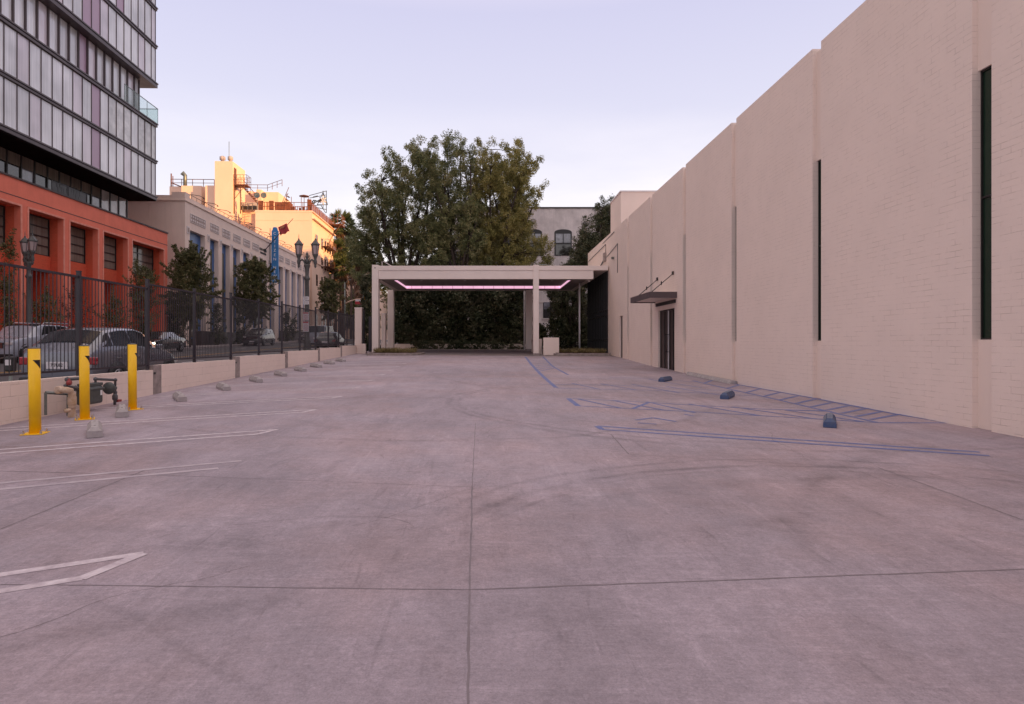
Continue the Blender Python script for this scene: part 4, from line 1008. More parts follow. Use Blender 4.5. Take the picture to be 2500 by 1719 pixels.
bigtree('tall thin dark tree rising beside the rooftop room', 'dark_tree', 'tree', blob([(1352, 640), (1354, 560), (1350, 520), (1358, 482), (1364, 460), (1374, 458), (1382, 490), (1390, 640)]), 60, 1.0, LX(1475, 60), M['hedge'], 48, LX(1478, 60), gb, None)
bigtree('rounded dark tree in front of the arched windows of the grey building', 'dark_tree', 'tree', blob([(1262, 650), (1272, 612), (1300, 592), (1316, 535), (1324, 520), (1334, 540), (1348, 560), (1362, 570), (1362, 640)]), 59, 1.4, LX(1400, 60), M['hedge'], 75, LX(1420, 60), gb, None)
# dense clipped hedge of trunks and leaves closing the far side of the driveway
def hedge(x0, x1, y0, y1, z1, lab, m, per_m3, name='hedge', bottomgap=True):
    t = thing(name, lab, 'hedge', ((x0 + x1) / 2, y0, gL(0, 57)))
    cen, rad = [], []; n = int((x1 - x0) * (z1 + 0.6) * per_m3 * 1.7)
    for _ in range(n):
        x = random.uniform(x0, x1); z = random.uniform(-0.55, z1)
        if bottomgap and z < 0.0 and random.random() < 0.55: z = random.uniform(0.0, z1)
        y = y0 + (y1 - y0) * random.random() ** 1.8 + 0.5 * math.sin(x * 1.7) * math.sin(z * 1.3) ; cen.append((x, y, z)); rad.append(random.uniform(0.22, 0.42))
    o = quadmesh('foliage', leafcloud(cen, rad, 26, 0.12, 0.9), m, t, ((x0 + x1) / 2, y0, gL(0, 57)))
    for k in range(int((x1 - x0) / 2.2)):
        x = x0 + 1 + k * 2.3; g = MB(); limb(g, (x, (y0 + y1) / 2 + 0.3, -0.9), (x + 0.3, (y0 + y1) / 2 + 0.4, 3.5), 0.16, 0.10, 0.2); part('trunk', g, M['bark'], t)
hedge(LX(955, 57), LX(1288, 57), 56.4, 59.5, 5.6, 'tall dark ficus hedge filling the back of the driveway under the canopy', M['hedge'], 22)
hedge(LX(955, 61), LX(1300, 61), 62.5, 64, 5.6, 'second dark hedge row standing behind the first hedge', M['hedge'], 9)
hedge(LX(886, 58), LX(905, 58), 57.0, 58.5, 6.0, 'dark upright shrub at the far left of the canopy', M['hedge'], 20, bottomgap=False)
for k, (p0, p1, zt, lab) in enumerate(((1300, 1335, 1.6, 'leafy shrub low against the grey building, left'), (1345, 1392, 2.1, 'leafy shrub low against the grey building, middle'), (1395, 1440, 1.7, 'leafy shrub low against the grey building beside the dark glass'))):
    hedge(LX(p0, 56), LX(p1, 56), 56.0, 57.6, zt, lab, M['hedge'], 20, 'shrub')
bigtree('small dark tree under the right end of the canopy, before the grey wall', 'small_tree', 'tree', PP([(1285, 760), (1245, 690), (1250, 650), (1310, 640), (1325, 690), (1318, 740), (1300, 700)], 58), 57, 1.3, LX(1400, 57), M['hedge'], 40, LX(1395, 57), gb, None)
g = MB(); x0, x1 = LX(930, 55.5), LX(1300, 55.5); g.box(x0, x1, 55.5, 55.8, -0.9, -0.06)
t_ = thing('ground_ivy', 'dark ivy tufts spilling over the low block wall below the hedge', 'ivy', (0, 55.3, -0.7)); cen = []; rad = []
for k in range(11):
    cx = random.uniform(x0, x1); ww = random.uniform(0.3, 1.3)
    for i in range(int(40 * ww)): cen.append((cx + random.uniform(-ww, ww), 55.35 + random.uniform(-0.25, 0.1), random.uniform(-0.6, 0.15))); rad.append(0.16)
quadmesh('foliage', leafcloud(cen, rad, 16, 0.08, 0.9), M['hedge'], t_, (0, 55.3, -0.7))
single('planter_wall', g, M['block'], 'low cream block wall at the foot of the dark hedge beyond the canopy', 'wall', ((x0 + x1) / 2, 55.6, -0.6))
# ------------------------------------------------------------------ old grey building
ob = thing('old_grey_building', 'old grey plastered building with arched windows behind the trees', 'building', (6, 80, -0.4))
YG = 75.0
def GX(px): return (px - 1195) * YG / FPX
def GZ(py): return -(py - 838) * YG / FPX
g = MB(); holes = [(1353.5, 1396, 560, 612), (1287, 1323, 560, 612), (1215, 1251, 560, 612), (1326, 1359, 735.6, 777), (1413, 1446, 735.6, 777)]
part('wall', MB().box(-4.2, 24, YG, YG + 18, -2, 15.9), M['greyplaster'], ob)
part('parapet_cap', MB().box(-4.3, 24.1, YG - 0.1, YG + 18.1, 15.9, 16.05), M['coping'], ob)
for k, (a, b_, c_, d_) in enumerate(holes[:3]):
    x0, x1, zt, zb = GX(a), GX(b_), GZ(c_), GZ(d_) - 0.6; xm = (x0 + x1) / 2; r = (x1 - x0) / 2
    arch = [(x0, zb), (x1, zb), (x1, zt - 0.35)] + [(xm + r * math.cos(R(t)), zt - 0.35 + 0.35 * math.sin(R(t))) for t in range(15, 180, 15)] + [(x0, zt - 0.35)]
    w = part('arched_window', MB().prism(arch, 'y', YG - 0.05, YG + 0.01), M['frame'], ob)
    part('glass', MB().box(x0 + 0.16, x1 - 0.16, YG - 0.09, YG - 0.055, GZ(593), GZ(571)), M['carglasslight'], w)
    part('frame', MB().box(xm - 0.05, xm + 0.05, YG - 0.12, YG - 0.092, GZ(593), GZ(571)), M['frame'], w)
    part('glass', MB().box(x0 + 0.16, x1 - 0.16, YG - 0.09, YG - 0.055, zb + 0.1, GZ(597)), M['darkglass'], w)
for a, b_, c_, d_ in ((1294, 1309, 534.6, 545.7), (1426, 1441, 537, 548), (1222, 1237, 534.6, 545.7)):
    x0, x1 = GX(a), GX(b_); h = MB(); xm = (x0 + x1) / 2; r = (x1 - x0) / 2; zt = GZ(c_)
    arch = [(x0, GZ(d_)), (x1, GZ(d_)), (x1, zt - 0.15)] + [(xm + r * math.cos(R(t)), zt - 0.15 + 0.15 * math.sin(R(t))) for t in range(30, 180, 30)] + [(x0, zt - 0.15)]
    v_ = part('vent', h.prism(arch, 'y', YG - 0.04, YG + 0.01), M['frame'], ob)
    h = MB()
    for i in range(4): h.box(x0, x1, YG - 0.08, YG - 0.045, GZ(d_) + 0.02 + i * 0.12, GZ(d_) + 0.08 + i * 0.12)
    part('louver', h, M['greyplaster'], v_)
for a, b_, c_, d_ in holes[3:]:
    x0, x1 = GX(a), GX(b_); w = part('window', MB().box(x0, x1, YG - 0.06, YG + 0.01, GZ(d_), GZ(c_)), M['frame'], ob)
    part('glass', MB().box(x0 + 0.08, (x0 + x1) / 2 - 0.04, YG - 0.09, YG - 0.062, (GZ(c_) + GZ(d_)) / 2 + 0.05, GZ(c_) - 0.1), M['carglasslight'], w)
    part('glass', MB().box((x0 + x1) / 2 + 0.04, x1 - 0.08, YG - 0.09, YG - 0.062, GZ(d_) + 0.08, GZ(c_) - 0.1), M['darkglass'], w)
    part('sill', MB().box(x0 - 0.08, x1 + 0.08, YG - 0.15, YG - 0.0, GZ(d_) - 0.12, GZ(d_) - 0.002), M['greyplaster'], w)
g = MB(); g.box(-4.15, 23.9, YG - 0.08, YG - 0.001, 4.8, 4.95); part('string_course', g, M['greyplaster'], ob)
# unseen blocks added on the right, sized to shade the lot and street
for (x0, x1, y0, y1, zt, lab) in ((62, 84, -95, 13, 54, 'tall unseen block to the right behind the camera, added to cast shade'), (62, 80, 14, 60, 34, 'broad unseen block to the right beyond the brick building, added to cast shade'), (62, 80, 62, 74, 26, 'low unseen block to the far right past the canopy, added to cast shade'), (62, 80, 76, 175, 44, 'long tall unseen block to the far right beyond the street corner, added for shade')):
    t = thing('shade_block', lab, 'building', ((x0 + x1) / 2, (y0 + y1) / 2, -2))
    part('wall', MB().box(x0, x1, y0, y1, -2.5, zt), M['hotelgrey'], t)
    h = MB(); z = 1.0
    while z < zt - 2.5: h.box(x0 - 0.05, x0 - 0.001, y0 + 1, y1 - 1, z, z + 1.7); h.box(x0 + 1, x1 - 1, y0 - 0.05, y0 - 0.001, z, z + 1.7); z += 3.6
    part('window_band', h, M['darkglass'], t)
# ------------------------------------------------------------------ red stucco building across the street
F26 = STR(26)
rb = thing('red_building', 'two storey red stucco building with deep dark framed windows', 'building', (-26, 38, -1.0), F26)
bays = [(54.2 - 5.0, 54.2, 0.5)]
y = 49.2
edges = [(49.2, 54.2), (45.3, 48.5), (41.5, 44.6), (37.6, 40.8), (33.7, 36.9), (29.8, 33.0), (25.9, 29.1), (22.0, 25.2)]
wall = MB(); br_ = MB(); tr_m = MB()
RT = 9.44
wall.box(-26.5, -26.0, 14, 54.9, 7.94, RT)
prev = 54.9
for a, b_ in edges:
    wall.box(-26.35, -26.0, b_, prev, -2, 7.938)
    br_.box(-28.2, -26.352, b_ - 0.0, prev, -2, 7.938); prev = a
    br_.box(-27.0, -26.8, a, b_, 4.62, 5.52); br_.box(-28.2, -28.0, a, b_, -2, 4.62); br_.box(-28.0, -26.8, a, b_, 4.58, 4.619)
    br_.box(-27.4, -26.801, a, b_, 7.95, 8.2)
    for y0, y1, z0, z1 in ((a - 0.13, a - 0.002, -1.2, 8.06), (b_ + 0.002, b_ + 0.13, -1.2, 8.06), (a, b_, 7.945, 8.06)): tr_m.box(-25.999, -25.965, y0, y1, z0, z1)
wall.box(-45, -28.21, 14, 54.88, -2, RT - 0.3); wall.box(-28.2, -26.51, 54.5, 54.9, -2, RT - 0.02); wall.box(-26.35, -26.0, 14, 22.0, -2, 7.938); br_.box(-28.2, -26.352, 14, 22, -2, 7.9)
part('wall', wall, M['redstucco'], rb); part('brick_infill', br_, M['redbrick'], rb); part('opening_trim', tr_m, M['redtrim'], rb)
g = MB(); g.box(-26.4, -25.93, 14, 54.95, RT, RT + 0.10); g.box(-46, -26.41, 54.6, 54.95, RT, RT + 0.10); part('coping', g, M['coping'], rb)
g = MB(); g.box(-26.0, -25.985, 14, 54.9, 8.42, 8.46); part('groove', g, M['coping'], rb)
for k, (a, b_) in enumerate(edges):
    w = part('window', MB().box(-26.93, -26.90, a, b_, 5.52, 7.94), M['blinds'], rb)
    h = MB(); cols = [a + (b_ - a) * 0.5] if k == 0 else [a + (b_ - a) * 0.42]
    for y in [a + 0.04, b_ - 0.06] + cols: h.box(-26.895, -26.84, y - 0.04, y + 0.04, 5.52, 7.93)
    for i in range(5): z = 5.52 + i * 0.585; h.box(-26.893, -26.845, a, b_, z, z + 0.06)
    part('frame', h, M['frame'], w)
    part('lower_window', MB().box(-27.99, -27.95, a + 0.4, b_ - 0.4, 1.2, 4.0), M['darkglass'], rb) if k % 2 == 1 and k > 2 else None
g = MB(); 
for i in range(4): g.box(-25.998, -25.97, 48.75, 49.05, 3.6 + i * 0.17, 3.7 + i * 0.17)
part('vent', g, M['frame'], rb)

# ------------------------------------------------------------------ glass tower rising over it
tw = thing('glass_tower', 'tall glass curtain wall tower with dark floor bands above the red building', 'building', (-26.3, 36, 9.5), F26)
TL = -26.3; TE = 53.4
part('core', MB().box(-46, -28.5, 10, TE - 0.3, 9.3, 12.0).box(-46, TL - 0.16, 10, TE - 0.1, 12.5, 18.2).box(-46, -27.0, 10, 51.6, 18.2, 21.5).box(-46, TL - 0.16, 10, TE - 0.1, 21.9, 48), M['bronzedark'], tw)
bandz = [(11.98, 12.32, 0.10), (15.05, 15.32, 0.12), (18.12, 18.42, 0.14), (21.42, 21.82, 0.14), (24.70, 24.98, 0.12), (27.88, 28.16, 0.12), (31.0, 31.3, .12), (34.2, 34.5, .12), (37.4, 37.7, .12)]
for z0, z1, o in bandz:
    g = MB(); g.box(-46, TL + o, 10, TE + o * 0.8, z0, z1 - 0.14); g.box(-46, TL + o + 0.05, 10, TE + o * 0.8 + 0.05, z1 - 0.10, z1); g.box(-46, TL + o - 0.04, 10, TE + o * 0.8 - 0.04, z1 - 0.141, z1 - 0.099)
    part('floor_band', g, M['bronze'], tw)
part('underside', MB().box(-46, TL + 0.05, 10, TE, 11.90, 11.979), M['bronzedark'], tw)
PW = 1.043
def row(l, z0, z1, ye, n, purple, clear, mull=0.035, mout=0.05, name='window', lm=None):
    mu = MB()
    for i in range(n):
        y1 = ye - (0.72 if i == 0 else 0.72 + PW * i) + (0.72 if i == 0 else PW); y0 = ye - 0.72 - PW * i
        m = M['purple'] if i in purple else (M['clearglass'] if i in clear else (M['curtainglass'] if (i * 7 + int(z0)) % 5 else M['curtainglass2']))
        if lm: m = lm
        part('spandrel_panel' if i in purple else name, MB().box(l - 0.05, l, y0 + 0.012, y1 - 0.012, z0 + 0.01, z1 - 0.01), m, tw)
        mu.box(l - 0.06, l + mout, y0 - mull / 2, y0 + mull / 2, z0, z1)
    mu.box(l - 0.06, l + mout, ye - 0.03, ye, z0, z1)
    part('mullion', mu, M['bronze'], tw)
row(TL, 12.34, 15.04, TE, 18, (8,), (), 0.035)
row(TL, 15.34, 18.10, TE, 18, (8,), (0, 1, 2, 4, 5, 6), 0.035)
row(-26.85, 18.44, 21.40, 51.7, 16, (7,), (), 0.09, 0.14)
row(TL, 21.84, 24.68, TE, 17, (8, 9), (), 0.035)
row(TL, 25.0, 27.86, TE, 14, (5,), (), 0.035)
row(TL, 28.18, 31.0, TE, 7, (), (), 0.035)
part('curtain_wall', MB().box(TL - 0.05, TL - 0.001, 10, TE - 0.1, 31.3, 48), M['curtainglass'], tw)
g = MB()
for l0, z0, z1 in ((-26.85, 18.44, 21.40), (TL, 12.34, 15.04), (TL, 15.34, 18.1), (TL, 21.84, 24.68), (TL, 25.0, 27.86), (TL, 28.18, 31.0)): g.box(l0 - 0.15, l0 - 0.06, 10, 34.5 if z0 < 24 else (45 if z0 > 27 else 38), z0, z1)
part('curtain_wall', g, M['curtainglass'], tw)
# open storey just above the red parapet
mu = MB()
for i in range(17):
    y1 = 52.9 - 1.25 * i; y0 = y1 - 1.25
    part('storefront_window', MB().box(-28.45, -28.40, y0 + 0.01, y1 - 0.01, 9.3, 11.15 if i > 2 else 11.9), M['clearglass'] if i < 3 or i > 11 else (M['carglasslight'] if i % 3 == 0 else M['darkglass']), tw)
    mu.box(-28.46, -28.33, y0 - 0.06, y0 + 0.06, 9.3, 11.9)
mu.box(-28.46, -28.33, 52.84, 52.96, 9.3, 11.9); part('mullion', mu, M['frame'], tw)
part('blinds', MB().box(-28.46, -28.38, 31, 49.1, 11.16, 11.9), M['blinds'], tw)
g = MB()   # glass balustrade at the corner terrace
g.box(TL + 0.15, TL + 0.17, 48.3, TE + 0.1, 18.45, 19.65); g.box(-29, TL + 0.14, TE + 0.08, TE + 0.10, 18.45, 19.65); bl_ = part('balustrade', g, M['glassrail'], tw)
h = MB(); h.box(TL + 0.14, TL + 0.18, 48.3, TE + 0.12, 19.65, 19.70); h.box(-29, TL + 0.14, TE + 0.07, TE + 0.11, 19.65, 19.70)
for y in (48.3, 50.0, 51.7, TE + 0.08): h.box(TL + 0.145, TL + 0.175, y, y + 0.03, 18.45, 19.65)
part('handrail', h, M['galv'], bl_)
g = MB()   # patterned screen panels on the low terrace
for i in range(26):
    y0 = 41.6 + random.random() * 3.2; z0 = 9.6 + random.random() * 0.9
    g.box(-27.2, -27.17, y0, y0 + 0.5, z0, z0 + 0.03); g.box(-27.2, -27.17, y0, y0 + 0.03, z0, z0 + 0.35)
for y in (41.5, 43.2, 45.3): g.box(-27.2, -27.15, y, y + 0.05, 9.5, 10.6)
g.box(-27.2, -27.15, 41.5, 45.35, 10.58, 10.62); g.box(-27.19, -27.18, 41.5, 45.3, 9.5, 10.6)
part('terrace_screen', g, M['frame'], tw)

# ------------------------------------------------------------------ newspaper building with the upright blue sign
cz = thing('newspaper_building', 'pale stucco building with tall blue tiled bays and ornamental grilles', 'building', (-26, 80, -0.5), F26)
ops = [(59.3, 62.75)] + [(63.9 + 3.13 * k, 63.9 + 3.13 * k + 2.2) for k in range(6)] + [(83.0, 85.2)] + [(86.9 + 3.2 * k, 86.9 + 3.2 * k + 2.2) for k in range(5)]
CT = 13.05
g = MB(); prev = 58.3
for a, b_ in ops: g.box(-27.2, -26.0, prev, a, -2, 10.56); prev = b_
g.box(-27.2, -26.0, prev, 104, -2, 10.56); g.box(-27.2, -26.0, 58.3, 104, 10.561, CT); g.box(-56, -27.21, 58.3, 103.9, -2, CT)
part('wall', g, M['citizen'], cz)
g = MB(); g.box(-27.2, -25.9, 58.2, 104, CT, CT + 0.10); g.box(-27.1, -26.25, 58.45, 104, CT + 0.1, 13.65); g.box(-56, -27.2, 58.2, 58.9, CT, CT + 0.10); g.box(-56, -27.11, 58.45, 103, CT + 0.1, 13.6)
g.box(-27.2, -26.0, 58.3, 59.3, 13.0, 13.85)
part('parapet', g, M['citizen'], cz)
g = MB(); g.box(-56, -30.6, 58.24, 58.299, 11.1, 11.22); g.box(-30.6, -30.45, 58.24, 58.299, -1, 11.22); part('wall_groove', g, M['bareconc'], cz)
g = MB()
for l in (-29.2, -33.0): g.box(l, l + 0.05, 58.27, 58.299, 11.4, 13.0)
part('downpipe', g, M['citizen'], cz)
for k, (a, b_) in enumerate(ops):
    z0 = -0.2; t_ = part('tiled_bay', MB().box(-26.55, -26.46, a, b_, -1.5, 10.559), M['bluetile'], cz)
    wl_, wr_ = (a + 0.05, b_ - 0.75) if k == 0 else (a + 0.1, b_ - 0.7)
    w = part('window', MB().box(-26.458, -26.43, wl_, wr_, 0.6, 9.6), M['blinds'], cz)
    h = MB(); nv = 3 if k == 0 else 2
    for i in range(nv + 1): y = wl_ + (wr_ - wl_) * i / nv; h.box(-26.43, -26.40, y - 0.03, y + 0.03, 0.6, 9.6)
    for i in range(7): z = 0.6 + i * 1.5; h.box(-26.429, -26.402, wl_, wr_, z - 0.04, z + 0.04)
    part('frame', h, M['frame'], w)
    if k != 7 and k != 6:      # ornamental grille above the bay
        gp = part('grille', MB().box(-25.999, -25.985, a + 0.05, b_ + 0.05, 11.3, 12.12), M['grille'], cz)
        h = MB()
        for y0, y1, q0, q1 in ((a + 0.05, b_ + 0.05, 11.3, 11.35), (a + 0.05, b_ + 0.05, 12.07, 12.12), (a + 0.05, a + 0.1, 11.35, 12.07), (b_, b_ + 0.05, 11.35, 12.07)): h.box(-25.984, -25.95, y0, y1, q0, q1)
        n = int((b_ - a) / 0.42)
        for i in range(n):
            y = a + 0.12 + (b_ - a - 0.1) * i / n
            for zz in (11.40, 11.75):
                h.prism([(y, zz + 0.14), (y + 0.15, zz), (y + 0.3, zz + 0.14), (y + 0.15, zz + 0.28)], 'x', -25.984, -25.955)
        part('ornament', h, M['trimwhite'], gp)
for k, (a, b_) in enumerate(ops):
    y0 = a - 0.68; q_ = part('pier_plaque', MB().box(-25.999, -25.95, y0, y0 + 0.6, 10.15, 10.82), M['trimwhite'], cz)
    h = MB(); h.box(-25.949, -25.935, y0 + 0.13, y0 + 0.47, 10.27, 10.70); part('plaque_recess', h, M['grille'], q_)
g = MB()
for a, b_ in ops: g.box(-26.42, -26.001, a, b_, -1.2, 0.4)
part('base_panel', g, M['coping'], cz)
for k in range(13):         # arm lights along the parapet
    y = 59.5 + k * 3.3; g = MB(); g.tube([(-26.3, y, 13.6), (-26.0, y, 13.9), (-25.3, y + 0.4, 13.85), (-25.0, y + 0.5, 13.7)], 0.03, 5); g.lathe([(0.02, 0.08), (0.10, -0.05)], (-25.0, y + 0.5, 13.66), 8); part('arm_light', g, M['frame'], cz)
g = MB(); g.tube([(-26.1, 58.6, 13.9), (-26.1, 104, 13.9)], 0.025, 5)
for k in range(40): g.tube([(-26.1, 58.8 + k * 1.13, 13.6), (-26.1, 58.8 + k * 1.13, 13.9)], 0.02, 4)
part('parapet_rail', g, M['frame'], cz)
txt = Matrix(((0, 0, 1, -25.95 + 26), (1, 0, 0, 80.3 - 80), (0, 1, 0, 11.75 + 0.5), (0, 0, 0, 1)))
text_obj('wall_lettering', 'HOLLYWOOD', 0.42, M['frame'], cz, txt, 0.02)
txt = Matrix(((0, 0, 1, -25.95 + 26), (1, 0, 0, 80.3 - 80), (0, 1, 0, 11.30 + 0.5), (0, 0, 0, 1)))
text_obj('wall_lettering', 'CITIZEN NEWS', 0.34, M['frame'], cz, txt, 0.02)
# upright sign
sg = thing('upright_sign', 'tall narrow blue upright sign with white letters on the pale stucco facade', 'sign', (-25.3, 83, 8), F26)
g = MB(); pl = [(-25.75, 8.3), (-25.55, 7.9), (-25.1, 7.9), (-24.9, 8.3), (-24.9, 14.7), (-25.02, 14.75), (-25.05, 15.0), (-25.15, 15.15), (-25.5, 15.15), (-25.6, 15.0), (-25.63, 14.75), (-25.75, 14.7)]
g.prism(pl, 'y', 83.0, 83.35); part('sign_case', g, M['signblue'], sg, bevel=0.02)
for ch, z in zip('CITIZEN NEWS', (14.3, 13.75, 13.2, 12.65, 12.1, 11.5, 10.95, 0, 9.85, 9.3, 8.75, 8.25)):
    if ch == ' ': continue
    txt = Matrix(((1, 0, 0, -25.32 + 25.3), (0, 0, -1, 82.98 - 83), (0, 1, 0, z - 8), (0, 0, 0, 1)))
    text_obj('letter', ch, 0.50, M['signwhite'], sg, txt, 0.02)
g = MB(); g.tube([(-25.99, 83.15, 14.0), (-25.7, 83.15, 14.0)], 0.05, 6); g.tube([(-25.99, 83.15, 9.0), (-25.7, 83.15, 9.0)], 0.05, 6); g.tube([(-25.95, 83.1, 8), (-25.95, 83.1, 15)], 0.04, 6); part('bracket', g, M['frame'], sg)
# flag
fp = thing('flag_pole', 'slanting flag pole fixed on the pale stucco facade', 'flag pole', (-26, 81, 11.8), F26)
part('pole', MB().tube([(-26, 81, 11.8), (-22.4, 81, 15.9)], [0.06, 0.035], 8), M['frame'], fp)
part('bracket', MB().box(-26, -25.8, 80.85, 81.15, 11.55, 12.0), M['frame'], fp)
fl = MB(); nx_, ny_ = 14, 10
c00, c10, c11, c01 = [Vector(p) for p in ((-24.3, 81, 14.75), (-23.2, 81, 15.28), (-22.85, 81, 14.25), (-24.0, 81, 13.7))]
vs = []
for j in range(ny_ + 1):
    for i in range(nx_ + 1):
        u, v = i / nx_, j / ny_; p = (c00.lerp(c10, u)).lerp(c01.lerp(c11, u), v); vs.append((p.x, p.y - 0.05 + 0.10 * v * math.sin(u * 11 + v * 2), p.z + 0.05 * math.sin(u * 9) * v))
fl.add(vs, [(j * (nx_ + 1) + i, j * (nx_ + 1) + i + 1, (j + 1) * (nx_ + 1) + i + 1, (j + 1) * (nx_ + 1) + i) for j in range(ny_) for i in range(nx_)], 0, True)
fo = single('flag', fl, M['flagred'], 'red flag with a pale emblem flying from the slanting pole', 'flag', (-23.6, 81, 14.5), F26)
sm = fo.modifiers.new('cloth', 'SOLIDIFY'); sm.thickness = 0.01
em = MB(); em.box(-24.02, -23.5, 80.85, 80.86, 14.55, 14.95); o_ = raw_obj('emblem', MB().prism([(-24.05, 14.50), (-23.5, 14.72), (-23.42, 15.02), (-23.9, 14.85)], 'y', 80.83, 80.845), M['flaggold'], fo, (-23.6, 81, 14.5))

# ------------------------------------------------------------------ sunlit hotel at the end of the block
FH = STR(28)
ht = thing('hotel_building', 'sunlit peach plaster hotel with roof terraces and fire escapes', 'building', (-30, 112, 0.4), FH)
def hx(px, Y): return (px - 1145) * Y / FPX
def hz(py, Y): return -(py - 838) * Y / FPX
HY = 105.4
g = MB()
g.box(hx(625, HY), -26.0, HY, 122, -1, 22.0)
g.box(hx(560, 113), hx(628, 113), 113, 128, -1, hz(516, 113))
g.box(hx(527.8, 108), hx(570.5, 108), 108, 114.0, -1, hz(395.5, 108))
g.box(hx(505, 109), hx(528.5, 109), 109, 122, -1, hz(455, 109))
g.box(hx(448, 111), hx(496, 111), 111, 120, -1, hz(456, 111)); g.box(hx(420, 116), hx(520, 116), 116, 126, -1, hz(458, 116))
g.box(hx(590, 119), hx(681, 119), 119, 127, 10, hz(470, 119)); g.box(hx(560, 122), hx(620, 122), 122, 127, 10, hz(468, 122)); g.box(hx(628, 117), hx(640, 117), 117, 119.5, 20, hz(464, 117))
part('wall', g, M['hotel'], ht)
g = MB(); g.box(hx(625, HY) - 0.1, -25.75, HY - 0.05, 122.2, 21.7, 21.85); g.box(-26.05, -25.55, HY, 122.3, 20.6, 20.75); g.box(-26.05, -25.85, HY, 122, 13.6, 13.75)
g.box(hx(625, HY), -26, HY - 0.04, HY - 0.001, 20.3, 20.38); g.box(hx(625, HY), -26, HY - 0.04, HY - 0.001, 16.0, 16.08)
part('cornice', g, M['hotel'], ht)
for zi, z in enumerate((16.6, 13.2, 9.8, 6.4, 3.0)):      # street side windows
    for y in (108.2, 112.0, 114.6, 116.6, 118.6, 120.6):
        if zi and y == 108.2 and zi % 2 == 1: continue
        w = part('window', MB().box(-26.0, -25.975, y, y + 0.95, z, z + 1.9), M['darkglass'], ht)
        h = MB(); h.box(-25.974, -25.95, y - 0.05, y, z, z + 1.95); h.box(-25.974, -25.95, y + 0.95, y + 1.0, z, z + 1.95); h.box(-25.974, -25.95, y, y + 0.95, z + 0.92, z + 0.98); part('frame', h, M['rustmetal'], w)
part('upper_window', MB().box(hx(572, 113), hx(618, 113), 112.97, 112.999, hz(582, 113), hz(562, 113)), M['darkglass'], ht)
part('door', MB().box(hx(570.5, 108), hx(570.5, 108) + 0.04, 108.6, 109.7, hz(462, 108), hz(408, 108)), M['rustmetal'], ht)
def rails(g, path, z, hgt=1.1, sp=0.9, r=0.035, bars=0, mid=True):
    for (x0, y0), (x1, y1) in zip(path, path[1:]):
        L = math.hypot(x1 - x0, y1 - y0); n = max(1, int(L / sp))
        for i in range(n + 1): x, y = x0 + (x1 - x0) * i / n, y0 + (y1 - y0) * i / n; g.tube([(x, y, z), (x, y, z + hgt)], r, 4, smooth=False)
        g.tube([(x0, y0, z + hgt), (x1, y1, z + hgt)], r, 4, smooth=False)
        if mid: g.tube([(x0, y0, z + hgt * 0.5), (x1, y1, z + hgt * 0.5)], r * 0.8, 4, smooth=False)
# upper stair and platform on the stair tower
l0 = hx(570.5, 108) + 0.05; zp = hz(450, 108)
g = MB(); g.box(l0, l0 + 2.2, 108.3, 110.4, zp - 0.15, zp); st = part('stair_platform', g, M['rustmetal'], ht)
h = MB(); rails(h, [(l0, 108.3), (l0 + 2.2, 108.3), (l0 + 2.2, 110.4), (l0, 110.4)], zp, 1.6, 0.55, 0.035); part('railing', h, M['rustmetal'], st)
h = MB()
for i in range(7): h.box(l0 + 1.0 + i * 0.36, l0 + 1.3 + i * 0.36, 110.4, 111.4, zp - 0.25 - i * 0.40, zp - 0.18 - i * 0.40)
h.tube([(l0 + 0.9, 110.4, zp - 0.1), (l0 + 3.5, 110.4, zp - 3.0)], 0.07, 4); h.tube([(l0 + 0.9, 110.4, zp + 1.2), (l0 + 3.5, 110.4, zp - 1.8)], 0.05, 4)
for i in range(5): h.tube([(l0 + 0.9 + i * 0.6, 110.4, zp - 0.1 - i * 0.66), (l0 + 0.9 + i * 0.6, 110.4, zp + 1.2 - i * 0.69)], 0.03, 4)
h.tube([(l0 + 0.1, 108.4, zp - 0.1), (l0 + 0.1, 108.4, 22)], 0.08, 4); h.tube([(l0 + 1.1, 108.5, zp - 0.1), (l0 + 1.1, 108.5, 22)], 0.08, 4); h.tube([(l0 + 0.1, 108.4, zp - 2.5), (l0 + 1.9, 108.4, zp - 0.2)], 0.05, 4)
part('stair_flight', h, M['rustmetal'], st)
# roof terrace
g = MB(); rails(g, [(hx(632, HY), HY + 0.2), (-26.1, HY + 0.2), (-26.1, 122)], 22.0, 1.35, 1.3, 0.05, mid=False); 
for a in range(28): x = hx(632, HY) + a * 0.30; g.box(x, x + 0.10, HY + 0.22, HY + 0.25, 22.1, 22.1 + (0.65 if a > 6 else 1.2))
for a in range(55): g.box(-26.13, -26.1, HY + 0.3 + a * 0.3, HY + 0.42 + a * 0.3, 22.05, 23.25)
g.box(hx(632, HY), -26.1, HY + 0.2, HY + 0.26, 22.6, 22.7)
part('terrace_railing', g, M['deckwood'], ht)
g = MB()
for a, b_ in ((632, 644), (658, 669), (672, 690)): g.box(hx(a, 106.5), hx(b_, 106.5), 106.5, 106.6, 22, 22 + (1.8 if a < 670 else 1.5))
g.box(hx(690, 109), hx(708, 109), 109, 111, 22, 24.2); g.box(-27.2, -26.6, 107, 107.6, 22.0, 24.2)
for k in range(8): g.box(hx(698 + k * 8, 108), hx(702 + k * 8, 108), 108, 108.8, 22, 22.7 + 0.25 * (k % 3))
part('terrace_furniture', g, M['deckwood'], ht)
g = MB(); g.tube([(hx(685, 107), 107, 22), (hx(704, 107), 107, 25.2)], 0.06, 4); g.tube([(hx(687, 107), 107, 23.1), (hx(706, 107), 107, 26.2)], 0.05, 4)
for k in range(6): t = k / 6; x = hx(685, 107) + (hx(704, 107) - hx(685, 107)) * t; g.box(x, x + 0.3, 107, 108, 22 + 3.2 * t, 22.06 + 3.2 * t)
